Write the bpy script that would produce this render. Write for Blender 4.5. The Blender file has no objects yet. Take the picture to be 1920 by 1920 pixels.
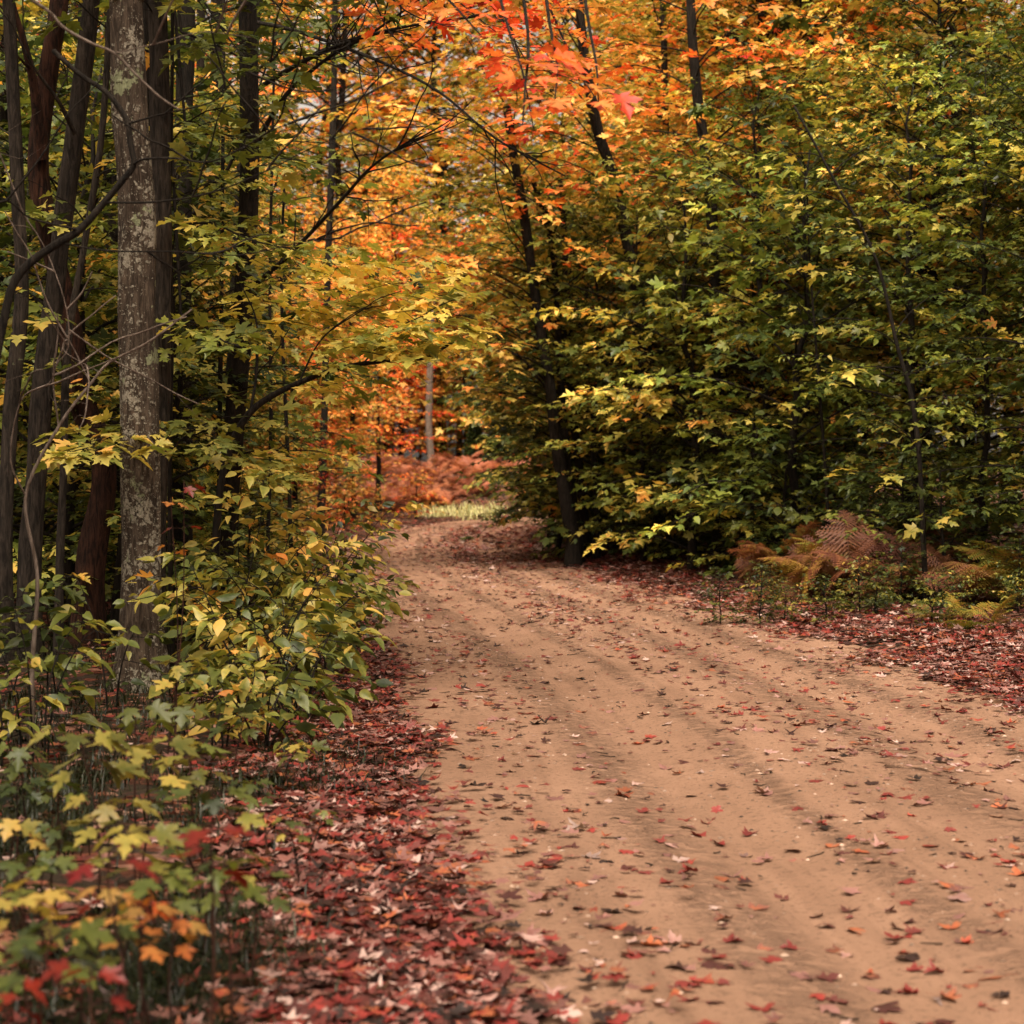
import bpy, math, random
import numpy as np
from mathutils import Vector

R = np.random.default_rng(11)
random.seed(5)
sc = bpy.context.scene
COL = sc.collection

# ------------------------------------------------------------------ camera
FPX, HOR, CAMH = 3600.0, 880.0, 1.45          # focal length and horizon row in photo pixels, eye height in m
cam = bpy.data.cameras.new('camera')
cam.sensor_width = 36.0
cam.lens = FPX / 1920 * 36.0
cam.shift_y = -80.0 / 1920
cam.clip_start, cam.clip_end = 0.1, 3000
cam.dof.use_dof = True
cam.dof.focus_distance = 12.6
cam.dof.aperture_fstop = 3.8
co = bpy.data.objects.new('camera', cam)
COL.objects.link(co)
co.location = (0, 0, CAMH)
co.rotation_euler = (math.radians(90), 0, 0)
sc.camera = co


def P(px, py, d):
    return np.array([(px - 960) * d / FPX, d, CAMH + (HOR - py) * d / FPX])


# ------------------------------------------------------------------ noise helpers
def vnoise(x, y, seed=0):
    xi, yi = np.floor(x).astype(np.int64), np.floor(y).astype(np.int64)
    xf, yf = x - xi, y - yi
    def hsh(a, b):
        n = (a * 374761393 + b * 668265263 + seed * 1442695041) & 0x7fffffff
        n = ((n ^ (n >> 13)) * 1274126177) & 0x7fffffff
        return (n & 0xffff) / 65535.0
    u, v = xf * xf * (3 - 2 * xf), yf * yf * (3 - 2 * yf)
    return (hsh(xi, yi) * (1 - u) + hsh(xi + 1, yi) * u) * (1 - v) + (hsh(xi, yi + 1) * (1 - u) + hsh(xi + 1, yi + 1) * u) * v


def fbm(x, y, seed=0, o=4):
    s, a = 0, 0.5
    for k in range(o):
        s = s + a * vnoise(x * 2 ** k, y * 2 ** k, seed + k)
        a *= 0.5
    return s


def sstep(a, b, x):
    t = np.clip((x - a) / (b - a), 0, 1)
    return t * t * (3 - 2 * t)


# ------------------------------------------------------------------ the road line
CL = np.array([(3.0, -14), (2.75, -4), (2.3, 3), (1.95, 5), (1.62, 8.4), (1.3, 12.4), (0.65, 17.4), (-0.2, 23.7), (-0.95, 30),
               (-1.38, 38), (-1.2, 45), (-0.2, 52), (2.0, 57.0), (5.5, 60.5), (11, 63), (20, 64.5), (34, 65)], float)


def spline(pts, n):
    pts = np.asarray(pts, float)
    k = len(pts)
    ext = np.vstack([2 * pts[0] - pts[1], pts, 2 * pts[-1] - pts[-2]])
    t = np.linspace(0, k - 1 - 1e-6, n)
    i = t.astype(int)
    f = (t - i)[:, None]
    a, b, c, d = ext[i], ext[i + 1], ext[i + 2], ext[i + 3]
    return 0.5 * (2 * b + (c - a) * f + (2 * a - 5 * b + 4 * c - d) * f ** 2 + (3 * b - a - 3 * c + d) * f ** 3)


RL = spline(CL, 700)
RT = np.gradient(RL, axis=0)
RT /= np.linalg.norm(RT, axis=1)[:, None]
RN = np.stack([RT[:, 1], -RT[:, 0]], 1)        # to the right
RS = np.concatenate([[0], np.cumsum(np.linalg.norm(np.diff(RL, axis=0), axis=1))])
HWf = np.interp(RL[:, 1], [0, 20, 40, 60], [1.95, 1.75, 1.5, 1.6])


def road_uv(x, y):
    """signed distance beyond the road centre (right positive) and half width there"""
    x, y = np.atleast_1d(x), np.atleast_1d(y)
    out, hw = np.empty(x.shape), np.empty(x.shape)
    fx, fy = x.ravel(), y.ravel()
    o, h = out.ravel(), hw.ravel()
    for s in range(0, len(fx), 20000):
        dx = fx[s:s + 20000, None] - RL[None, ::2, 0]
        dy = fy[s:s + 20000, None] - RL[None, ::2, 1]
        d2 = dx * dx + dy * dy
        j = d2.argmin(1)
        k = np.arange(len(j))
        sg = dx[k, j] * RN[::2][j, 0] + dy[k, j] * RN[::2][j, 1]
        o[s:s + 20000] = np.sign(sg) * np.sqrt(d2[k, j])
        h[s:s + 20000] = HWf[::2][j]
    return o.reshape(x.shape), h.reshape(x.shape)


def height(x, y, u=None, hw=None):
    x, y = np.asarray(x, float), np.asarray(y, float)
    if u is None:
        u, hw = road_uv(x, y)
        u, hw = u.reshape(x.shape), hw.reshape(x.shape)
    off = np.abs(u) - hw
    z = 0.10 * sstep(0.1, 2.5, off) * (fbm(x * .6, y * .6, 3) * 1.6) + 0.05 * sstep(0.0, 0.9, off) + 0.03 * (fbm(x * 2.1, y * 2.1, 9) - .5) * sstep(-.2, .4, off)
    b0 = 60.0 + np.clip(x + 2.5, 0, 7) * 0.95
    z = z + 1.35 * sstep(b0, b0 + 13, y) + 0.25 * sstep(0, 6, off) * (u > 0)
    return z


# ------------------------------------------------------------------ node helpers
def mat(name):
    m = bpy.data.materials.new(name)
    m.use_nodes = True
    nt = m.node_tree
    nt.nodes.clear()
    out = nt.nodes.new('ShaderNodeOutputMaterial')
    return m, nt, out


class NT:
    def __init__(s, nt):
        s.nt = nt
    def n(s, t, ins=None, **kw):
        nd = s.nt.nodes.new(t)
        for k, v in kw.items():
            setattr(nd, k, v)
        for k, v in (ins or {}).items():
            if isinstance(v, bpy.types.NodeSocket):
                s.nt.links.new(v, nd.inputs[k])
            else:
                nd.inputs[k].default_value = v
        return nd
    def math(s, op, a, b=0.0, c=None):
        d = {0: a, 1: b}
        if c is not None:
            d[2] = c
        return s.n('ShaderNodeMath', d, operation=op).outputs[0]
    def ramp(s, fac, stops, interp='LINEAR'):
        nd = s.n('ShaderNodeValToRGB', {0: fac})
        cr = nd.color_ramp
        cr.interpolation = interp
        while len(cr.elements) < len(stops):
            cr.elements.new(0.5)
        for e, (p, c) in zip(cr.elements, stops):
            e.position = p
            e.color = (*c, 1)
        return nd.outputs[0]
    def mix(s, f, a, b, bt='MIX'):
        nd = s.n('ShaderNodeMix', data_type='RGBA', blend_type=bt)
        for k, v in ((0, f), (6, a), (7, b)):
            if isinstance(v, bpy.types.NodeSocket):
                s.nt.links.new(v, nd.inputs[k])
            else:
                nd.inputs[k].default_value = v if k == 0 or len(v) == 4 else (*v, 1)
        return nd.outputs[2]
    def noise(s, vec, scale, detail=4, rough=.55, dist=0.0):
        return s.n('ShaderNodeTexNoise', {'Vector': vec, 'Scale': scale, 'Detail': detail, 'Roughness': rough, 'Distortion': dist}).outputs[0]


LEAF_RAMP = [(0.0, (0.020, 0.030, 0.009)), (0.16, (0.046, 0.066, 0.014)), (0.34, (0.138, 0.150, 0.026)), (0.48, (0.38, 0.295, 0.060)),
             (0.60, (0.54, 0.29, 0.070)), (0.74, (0.56, 0.165, 0.035)), (0.87, (0.46, 0.048, 0.016)), (1.0, (0.23, 0.012, 0.012))]
LITTER_RAMP = [(0.0, (0.018, 0.008, 0.006)), (0.22, (0.050, 0.015, 0.011)), (0.36, (0.105, 0.022, 0.018)), (0.44, (0.150, 0.020, 0.016)),
               (0.55, (0.19, 0.022, 0.017)), (0.60, (0.27, 0.080, 0.030)), (0.66, (0.13, 0.050, 0.040)), (0.88, (0.22, 0.105, 0.088)), (1.0, (0.34, 0.23, 0.20))]


def leaf_material(name, stops, transl, rough):
    m, nt, out = mat(name)
    g = NT(nt)
    oi = g.n('ShaderNodeObjectInfo')
    oc = g.n('ShaderNodeSeparateColor', {0: oi.outputs['Color']})
    at = g.n('ShaderNodeAttribute', attribute_name='leaf_rnd')
    ac = g.n('ShaderNodeSeparateColor', {0: at.outputs['Color']})
    tc = g.n('ShaderNodeTexCoord')
    cl = g.noise(tc.outputs['Object'], 0.9, 2, .5)
    t = g.math('MULTIPLY_ADD', g.math('SUBTRACT', ac.outputs[0], 0.5), oc.outputs[1], oc.outputs[0])
    t2 = g.math('ADD', g.math('MULTIPLY', g.math('SUBTRACT', ac.outputs[1], .5), .55), g.math('MULTIPLY', g.math('SUBTRACT', cl, .5), .7))
    t = g.math('MULTIPLY_ADD', t2, oc.outputs[1], t)
    # blotches and edges turn first
    bl = g.noise(tc.outputs['Object'], 38, 2, .6)
    t = g.math('ADD', t, g.math('MULTIPLY', g.math('SUBTRACT', bl, .5), .13))
    t = g.math('ADD', t, g.math('MULTIPLY', g.math('SUBTRACT', ac.outputs[2], .5), .05))
    c = g.ramp(t, stops)
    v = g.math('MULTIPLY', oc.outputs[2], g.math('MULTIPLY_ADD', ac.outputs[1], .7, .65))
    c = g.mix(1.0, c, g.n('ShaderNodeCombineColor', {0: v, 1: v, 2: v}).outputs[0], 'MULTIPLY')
    bs = g.n('ShaderNodeBsdfPrincipled', {'Base Color': c, 'Roughness': rough, 'Specular IOR Level': 0.35})
    if transl > 0:
        tr = g.n('ShaderNodeBsdfTranslucent', {0: g.mix(1.0, c, (1.15, 1.1, .7, 1), 'MULTIPLY')})
        mx = g.n('ShaderNodeMixShader', {0: transl, 1: bs.outputs[0], 2: tr.outputs[0]})
        nt.links.new(mx.outputs[0], out.inputs[0])
    else:
        nt.links.new(bs.outputs[0], out.inputs[0])
    return m


M_LEAF = leaf_material('leaf', LEAF_RAMP, 0.36, 0.42)
M_LITTER = leaf_material('fallen_leaf', LITTER_RAMP, 0.12, 0.5)
FERN_RAMP = [(0.0, (0.05, 0.085, 0.02)), (0.3, (0.16, 0.19, 0.03)), (0.5, (0.34, 0.22, 0.03)), (0.72, (0.31, 0.118, 0.052)), (1.0, (0.17, 0.058, 0.038))]
M_FERN = leaf_material('fern', FERN_RAMP, 0.3, 0.55)


def bark_material(name, dark, light, lichen, moss):
    m, nt, out = mat(name)
    g = NT(nt)
    tc = g.n('ShaderNodeTexCoord').outputs['Object']
    st = g.n('ShaderNodeMapping', {'Vector': tc, 'Scale': (1, 1, .16)}).outputs[0]
    f1 = g.noise(st, 42, 7, .66, .8)
    f2 = g.noise(st, 110, 4, .6)
    blot = g.noise(tc, 5, 4, .6)
    c = g.mix(g.n('ShaderNodeMapRange', {0: f1, 1: .40, 2: .64}).outputs[0], (*dark, 1), (*light, 1))
    c = g.mix(g.math('MULTIPLY', g.math('MULTIPLY_ADD', blot, 3.2, -1.2), .45), c, (*[x * .45 for x in dark], 1))
    hgt = g.math('MULTIPLY_ADD', f1, .7, g.math('MULTIPLY', f2, .3))
    if lichen > 0:
        sq = g.n('ShaderNodeMapping', {'Vector': tc, 'Scale': (1, 1, .8)}).outputs[0]
        warp = g.n('ShaderNodeMix', {0: .06}, data_type='RGBA')
        nt.links.new(sq, warp.inputs[6])
        nt.links.new(g.n('ShaderNodeTexNoise', {'Vector': tc, 'Scale': 14, 'Detail': 3}).outputs[1], warp.inputs[7])
        vo = g.n('ShaderNodeTexVoronoi', {'Vector': warp.outputs[2], 'Scale': 30}, feature='F1')
        vo2 = g.n('ShaderNodeTexVoronoi', {'Vector': warp.outputs[2], 'Scale': 72}, feature='F1')
        zone = g.noise(tc, 3.1, 5, .66)
        z2 = g.noise(tc, 26, 5, .7)
        k = g.math('ADD', g.math('MULTIPLY_ADD', zone, 5.2, -2.72 + lichen), g.math('MULTIPLY_ADD', z2, 1.7, -.85))
        spots = g.math('MULTIPLY_ADD', vo.outputs[0], -2.2, k)
        spots2 = g.math('MULTIPLY_ADD', vo2.outputs[0], -2.0, g.math('SUBTRACT', k, .06))
        lf = g.math('MAXIMUM', g.n('ShaderNodeMapRange', {0: spots, 1: -.70, 2: -.30}).outputs[0], g.n('ShaderNodeMapRange', {0: spots2, 1: -.58, 2: -.28}).outputs[0])
        tone = g.mix(g.noise(tc, 9, 3, .6), (.20, .178, .135, 1), (.41, .355, .275, 1))
        tone = g.mix(g.math('MULTIPLY', f2, .6), tone, (.16, .14, .11, 1))
        c = g.mix(g.math('MULTIPLY', lf, g.n('ShaderNodeMapRange', {0: g.noise(tc, 85, 4, .7), 1: .36, 2: .54, 3: .25}).outputs[0]), c, tone)
        hgt = g.math('MULTIPLY_ADD', lf, .25, hgt)
    if moss > 0:
        mo = g.math('ADD', g.noise(tc, 4.3, 5, .7), g.math('MULTIPLY_ADD', g.noise(tc, 40, 3), .3, -.15))
        mf = g.n('ShaderNodeMapRange', {0: mo, 1: .72 - moss, 2: .77 - moss}).outputs[0]
        c = g.mix(g.math('MULTIPLY', mf, .85), c, g.mix(f2, (.12, .13, .06, 1), (.30, .31, .19, 1)))
    bs = g.n('ShaderNodeBsdfPrincipled', {'Base Color': c, 'Roughness': .9, 'Specular IOR Level': .15})
    bp = g.n('ShaderNodeBump', {'Height': hgt, 'Strength': 1.0, 'Distance': .035})
    nt.links.new(bp.outputs[0], bs.inputs['Normal'])
    nt.links.new(bs.outputs[0], out.inputs[0])
    return m


M_BARK = bark_material('bark', (.008, .006, .0045), (.032, .024, .018), -.30, 0)
M_LICHEN = bark_material('lichen_bark', (.028, .0185, .0125), (.112, .080, .057), .24, .12)
M_SPECK = bark_material('speckled_bark', (.016, .012, .0095), (.066, .050, .039), -.16, 0.02)
M_ROT = bark_material('rotten_bark', (.012, .006, .004), (.075, .030, .018), 0, 0)
M_PALE = bark_material('pale_twig_bark', (.10, .07, .052), (.26, .20, .165), -.2, 0)


# ------------------------------------------------------------------ mesh helpers
class MB:
    """collects raw geometry for one mesh"""
    def __init__(s):
        s.v, s.t, s.c, s.m, s.n = [], [], [], [], 0
    def add(s, v, t, c=None, mi=0):
        v = np.asarray(v, float)
        t = np.asarray(t, np.int64)
        s.v.append(v)
        s.t.append(t + s.n)
        s.c.append(np.full((len(v), 3), .5) if c is None else c)
        s.m.append(np.full(len(t), mi, np.int32))
        s.n += len(v)
        return s
    def mesh(s, name, mats, smooth=True):
        me = bpy.data.meshes.new(name)
        v, t = np.vstack(s.v), np.vstack(s.t)
        c = np.vstack(s.c)
        me.vertices.add(len(v))
        me.vertices.foreach_set('co', v.astype(np.float32).ravel())
        me.loops.add(t.size)
        me.loops.foreach_set('vertex_index', t.astype(np.int32).ravel())
        me.polygons.add(len(t))
        me.polygons.foreach_set('loop_start', np.arange(0, t.size, t.shape[1], dtype=np.int32))
        me.polygons.foreach_set('material_index', np.concatenate(s.m))
        me.polygons.foreach_set('use_smooth', np.full(len(t), smooth))
        a = me.attributes.new('leaf_rnd', 'FLOAT_COLOR', 'POINT')
        a.data.foreach_set('color', np.hstack([c, np.ones((len(c), 1))]).astype(np.float32).ravel())
        for m in mats:
            me.materials.append(m)
        me.update(calc_edges=True)
        me.validate()
        return me


def tube(mb, path, rad, sides=6, mi=0, bumpy=0.0, cap=True):
    path = np.asarray(path, float)
    n = len(path)
    rad = np.broadcast_to(np.asarray(rad, float), (n,))
    tan = np.gradient(path, axis=0)
    tan /= np.linalg.norm(tan, axis=1)[:, None] + 1e-9
    ref = np.where(np.abs(tan[:, 2:3]) > .8, np.array([[1.0, 0, 0]]), np.array([[0, 0, 1.0]]))
    if np.abs(tan[:, 2]).mean() > .6:
        ref = np.tile([1.0, 0, 0], (n, 1))
    else:
        ref = np.tile([0, 0, 1.0], (n, 1)) + 0.001
    a = np.cross(tan, ref)
    a /= np.linalg.norm(a, axis=1)[:, None] + 1e-9
    b = np.cross(tan, a)
    th = np.linspace(0, 2 * np.pi, sides, endpoint=False)
    rr = rad[:, None] * np.ones(sides)
    if bumpy:
        rr = rr * (1 + bumpy * (vnoise(np.cos(th)[None] * 2.3 + 7 + path[:, 2:3] * .7, np.sin(th)[None] * 2.3 + path[:, 2:3] * 2.2, int(n)) - .5) * 2)
    v = path[:, None] + rr[:, :, None] * (np.cos(th)[None, :, None] * a[:, None] + np.sin(th)[None, :, None] * b[:, None])
    v = v.reshape(-1, 3)
    i = np.arange(n - 1)[:, None] * sides
    j = np.arange(sides)[None]
    k = (j + 1) % sides
    q = np.stack([i + j, i + k, i + sides + k, i + sides + j], -1).reshape(-1, 4)
    tri = np.vstack([q[:, [0, 1, 2]], q[:, [0, 2, 3]]])
    if cap:
        v = np.vstack([v, path[-1:] + tan[-1:] * rad[-1] * .6])
        e = (n - 1) * sides
        tri = np.vstack([tri, np.stack([e + j[0], e + k[0], np.full(sides, n * sides)], -1)])
    mb.add(v, tri, None, mi)


def outline(half):
    half = np.array(half, float)
    rt = half
    lf = half[1:-1][::-1] * [-1, 1]
    return np.vstack([rt, lf])


MAPLE_FINE = (outline([(0, .02), (.12, -.05), (.38, .03), (.30, .12), (.24, .20), (.40, .27), (.45, .38), (.60, .54), (.44, .52), (.38, .60), (.30, .52), (.15, .47), (.20, .64), (.28, .72), (.16, .77), (.10, .88), (0, 1.05)]), (0, .30))
MAPLE = (outline([(0, .02), (.14, -.05), (.39, .04), (.23, .20), (.44, .34), (.60, .55), (.36, .56), (.14, .48), (.27, .72), (.11, .82), (0, 1.05)]), (0, .30))
MAPLE_LOW = (outline([(0, .0), (.40, .04), (.24, .22), (.60, .55), (.15, .50), (.24, .74), (0, 1.05)]), (0, .30))
OVAL = (outline([(0, 0), (.20, .16), (.30, .40), (.26, .64), (.12, .87), (0, 1.05)]), (0, .45))
OVAL_LOW = (outline([(0, 0), (.26, .28), (.24, .66), (0, 1.05)]), (0, .45))


def leaves(mb, pos, axis, nrm, size, shape, r1, r2, mi=0, fold=.18, droop=.25, curl=None):
    """adds one leaf per row: base position, direction of the midrib, upward normal, length"""
    ol, ce = shape
    lv = np.vstack([[ce], ol])                                 # first vertex is the centre
    n, k = len(pos), len(lv)
    axis = axis / (np.linalg.norm(axis, axis=1)[:, None] + 1e-9)
    b = np.cross(axis, nrm)
    b /= np.linalg.norm(b, axis=1)[:, None] + 1e-9
    nn = np.cross(b, axis)
    x, y = lv[None, :, 0], lv[None, :, 1]
    fo = (fold * (.3 + 1.4 * R.random((n, 1)))) * R.choice([1, 1, 1, -1], (n, 1))
    dr = droop * (R.random((n, 1)) * 1.6 - .2)
    z = fo * np.abs(x) - dr * y * y
    if curl is not None:
        z = z + curl[:, :1] * x * x * 2.2 + curl[:, 1:2] * (y - .45) ** 2 * 1.6 + curl[:, 2:3] * x * (y - .4) * 2
    wob = (R.random((n, k)) - .5) * .05
    z = z + wob
    sx = .85 + .3 * R.random((n, 1))
    s = size[:, None, None]
    v = pos[:, None] + s * ((x * sx)[:, :, None] * b[:, None] + (y + 0 * x + 0 * fo)[:, :, None] * axis[:, None] + z[:, :, None] * nn[:, None])
    rad = np.concatenate([[0.0], np.ones(k - 1)])
    c = np.stack([np.repeat(r1, k), np.repeat(r2, k), np.tile(rad, n)], 1)
    j = np.arange(1, k)
    jn = np.roll(j, -1)
    tri = np.stack([np.zeros(k - 1, int), j, jn], 1)
    t = (np.arange(n)[:, None, None] * k + tri[None]).reshape(-1, 3)
    mb.add(v.reshape(-1, 3), t, c, mi)


def rnd_tail(n):
    u = R.random(n) * 2 - 1
    return .5 + .5 * np.sign(u) * np.abs(u) ** 1.9


class LeafBag:
    def __init__(s):
        s.p, s.a, s.n, s.s, s.r2 = [], [], [], [], []
    def add(s, p, a, n, size, r2):
        s.p.append(p); s.a.append(a); s.n.append(n); s.s.append(size); s.r2.append(np.full(len(p), r2))
    def count(s):
        return sum(len(x) for x in s.p)
    def emit(s, mb, shape, mi=0, fold=.2, droop=.3, mixin=0.0):
        p, a, n, sz, r2 = np.vstack(s.p), np.vstack(s.a), np.vstack(s.n), np.concatenate(s.s), np.concatenate(s.r2)
        sz = sz * (.62 + .6 * R.random(len(p)))
        m = R.random(len(p)) < mixin
        oth = OVAL_LOW if shape is not OVAL else MAPLE
        for k, sh in ((m, oth), (~m, shape)):
            if k.any():
                leaves(mb, p[k], a[k], n[k], sz[k] * (.8 if sh is oth else 1), sh, rnd_tail(k.sum()), r2[k], mi, fold * (1.6 if sh is oth else 1), droop)


def twig(bag, mb, p0, az, el, length, gap, size, droop=.25, tilt=.30, rad=.003, tmi=1, r2=None, both=True):
    """one leafy shoot: leaves in pairs on stalks either side, lying roughly flat"""
    d = np.array([math.cos(az) * math.cos(el), math.sin(az) * math.cos(el), math.sin(el)])
    k = max(1, int(length / gap))
    s = (np.arange(k) + .6 + R.random(k) * .5) / k * length
    pts = p0 + d * s[:, None]
    pts[:, 2] -= droop * s * s / max(length, .2)
    side = np.array([-math.sin(az), math.cos(az), 0])
    L, A = [], []
    for sg in (1, -1):
        if not both and sg < 0:
            continue
        off = .55 + .5 * R.random((k, 1))
        ax = d[None] * (1 - off * .4) + sg * side[None] * off + np.array([0, 0, -.13]) + R.normal(0, .22, (k, 3)) * [1, 1, .9]
        ax /= np.linalg.norm(ax, axis=1)[:, None]
        L.append(pts + ax * size * (.25 + .35 * R.random((k, 1))) + R.normal(0, size * .12, (k, 3)))
        A.append(ax)
    ax = d[None] + np.array([0, 0, -.3]) + R.normal(0, .15, (1, 3))
    L.append(pts[-1:] + ax * size * .3); A.append(ax)
    L, A = np.vstack(L), np.vstack(A)
    keep = R.random(len(L)) > .1
    L, A = L[keep], A[keep]
    if not len(L):
        return
    N = np.array([0, 0, 1.0]) + R.normal(0, tilt, (len(L), 3))
    sz = size * (.62 + .6 * R.random(len(L)))
    bag.add(L, A, N, sz, R.random() if r2 is None else r2)
    if mb is not None:
        tube(mb, np.vstack([p0, pts[[len(pts) // 2, -1]]]) if k > 1 else np.vstack([p0, pts[-1]]), np.linspace(rad, rad * .4, 3 if k > 1 else 2), 3, tmi, cap=False)


def limb(p0, az, el, length, droop, n=7, wander=.16):
    pts = [np.array(p0, float)]
    e, a = el, az
    for i in range(n - 1):
        st = length / (n - 1)
        pts.append(pts[-1] + st * np.array([math.cos(a) * math.cos(e), math.sin(a) * math.cos(e), math.sin(e)]))
        e -= droop / (n - 1) * (1 + .5 * R.normal())
        a += R.normal(0, wander)
    return np.array(pts)


def leaf_limb(bag, mb, path, step, gap, size, start=.22, wide=.42, tmi=1, droop=.25, tilt=.30):
    seg = np.linalg.norm(np.diff(path, axis=0), axis=1)
    cum = np.concatenate([[0], np.cumsum(seg)])
    L = cum[-1]
    r2 = R.random()
    n = max(2, int(L * (1 - start) / step))
    for i in range(n):
        s = L * (start + (1 - start) * (i + R.random() * .8) / n)
        p = np.array([np.interp(s, cum, path[:, q]) for q in range(3)])
        j = min(len(path) - 2, np.searchsorted(cum, s) - 1)
        d = path[j + 1] - path[j]
        az = math.atan2(d[1], d[0])
        f = s / L
        ln = max(.14, wide * L * (1.08 - f) * (.6 + .6 * R.random()))
        ln = min(ln, 1.1)
        twig(bag, mb, p, az + (1 if i % 2 else -1) * (.55 + .6 * R.random()), R.normal(.05, .16), ln, gap, size, droop, tilt, .0035, tmi, np.clip(r2 + R.normal(0, .14), 0, 1))
    d = path[-1] - path[-2]
    twig(bag, mb, path[-1], math.atan2(d[1], d[0]), 0, max(.15, wide * L * .25), gap, size, droop, tilt, .0035, tmi, r2)


def gen_tree(name, H, r0, cb, nb, Lmax, el, droop, step, gap, size, shape, lean=.04, bark=None, top=.35, start=.22, wide=.42, sides=8, low=.55):
    """(trunk mesh, crown mesh): the trunk carries its limbs, the crown its twigs and leaves"""
    tm, cm, bag = MB(), MB(), LeafBag()
    n = 14
    z = np.linspace(-.25, H, n)
    w = np.cumsum(R.normal(0, lean * H / n * 2, (n, 2)), 0)
    w -= w[1]
    path = np.column_stack([w, z])
    f = np.clip(z / H, 0, 1)
    rad = r0 * (1 - f) ** .8 + .008 + r0 * .5 * np.exp(-np.clip(z, 0, 9) * 5 / max(r0 * 10, .5))
    tube(tm, path, rad, sides)
    for i in range(nb):
        u = (i + R.random()) / nb
        t = cb + (1 - cb) * u * .97
        p = np.array([np.interp(t * H, z, path[:, q]) for q in range(3)])
        prof = (low + (1 - low) * min(1, u * 3)) * (top + (1 - top) * (1 - u) ** .8) if u > .0 else 1
        L = Lmax * prof * (.7 + .55 * R.random())
        lp = limb(p, i * 2.39996 + R.normal(0, .35), el * (.5 + .9 * u) + R.normal(0, .12), L, droop * (1 - .5 * u))
        br = min(np.interp(t * H, z, rad) * .45, .006 + .007 * L)
        tube(tm, lp, np.linspace(br, .003, len(lp)), 5)
        leaf_limb(bag, cm, lp, step, gap, size, start, wide)
    bag.emit(cm, shape, 0, .26, .35, .28)
    return tm.mesh(name + '_trunk', [bark or M_BARK]), cm.mesh(name + '_crown', [M_LEAF, M_BARK])


# ------------------------------------------------------------------ scene bookkeeping
def tag(o, label=None, cat=None, group=None, kind=None):
    if label: o['label'] = label
    if cat: o['category'] = cat
    if group: o['group'] = group
    if kind: o['kind'] = kind
    return o


def link(name, me, parent=None, color=None):
    o = bpy.data.objects.new(name, me)
    COL.objects.link(o)
    if parent is not None:
        o.parent = parent
    if color is not None:
        o.color = (*color, 1)
    return o


def empty(name, loc, label, cat, group=None, rz=0.0, s=1.0):
    o = bpy.data.objects.new(name, None)
    COL.objects.link(o)
    o.location = tuple(float(q) for q in loc)
    o.rotation_euler = (0, 0, rz)
    o.scale = (s, s, s)
    o.empty_display_size = .2
    return tag(o, label, cat, group)


ORD = ['', 'second ', 'third ', 'fourth ', 'fifth ', 'sixth ', 'seventh ', 'eighth ', 'ninth ', 'tenth ', 'eleventh ', 'twelfth ', 'thirteenth ', 'fourteenth ', 'fifteenth ', 'sixteenth ', 'seventeenth ', 'eighteenth ', 'nineteenth ', 'twentieth ']
ORD += ['twenty-' + q for q in ['first '] + ORD[1:9]] + ['thirtieth '] + ['thirty-' + q for q in ['first '] + ORD[1:9]] + ['fortieth ']
ORD += ['last '] * 40


# ------------------------------------------------------------------ ground and road
def grid_mesh(name, X, Y, Z, m):
    ny, nx = X.shape
    mb = MB()
    i = np.arange(ny - 1)[:, None] * nx + np.arange(nx - 1)[None]
    q = np.stack([i, i + 1, i + nx + 1, i + nx], -1).reshape(-1, 4)
    mb.add(np.stack([X, Y, Z], -1).reshape(-1, 3), np.vstack([q[:, [0, 1, 2]], q[:, [0, 2, 3]]]))
    return mb.mesh(name, [m])


def ground_material():
    m, nt, out = mat('forest_floor')
    g = NT(nt)
    tc = g.n('ShaderNodeTexCoord').outputs['Object']
    n1 = g.noise(tc, 1.3, 5, .6)
    n2 = g.noise(tc, 22, 4, .65)
    vo = g.n('ShaderNodeTexVoronoi', {'Vector': tc, 'Scale': 13, 'Randomness': 1.0}, feature='F1')
    sp = g.n('ShaderNodeSeparateColor', {0: vo.outputs['Color']})
    lc = g.ramp(sp.outputs[0], [(0, (.03, .014, .009)), (.4, (.09, .028, .016)), (.7, (.17, .06, .035)), (1, (.25, .14, .10))])
    soil = g.mix(n2, (.010, .007, .0045, 1), (.040, .026, .017, 1))
    c = g.mix(g.n('ShaderNodeMapRange', {0: g.math('ADD', sp.outputs[1], g.math('MULTIPLY', n1, .5)), 1: .80, 2: .90}).outputs[0], soil, lc)
    bs = g.n('ShaderNodeBsdfPrincipled', {'Base Color': c, 'Roughness': .95, 'Specular IOR Level': .1})
    bp = g.n('ShaderNodeBump', {'Height': g.math('ADD', n2, vo.outputs[0]), 'Strength': .8, 'Distance': .03})
    nt.links.new(bp.outputs[0], bs.inputs['Normal'])
    nt.links.new(bs.outputs[0], out.inputs[0])
    return m


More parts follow.
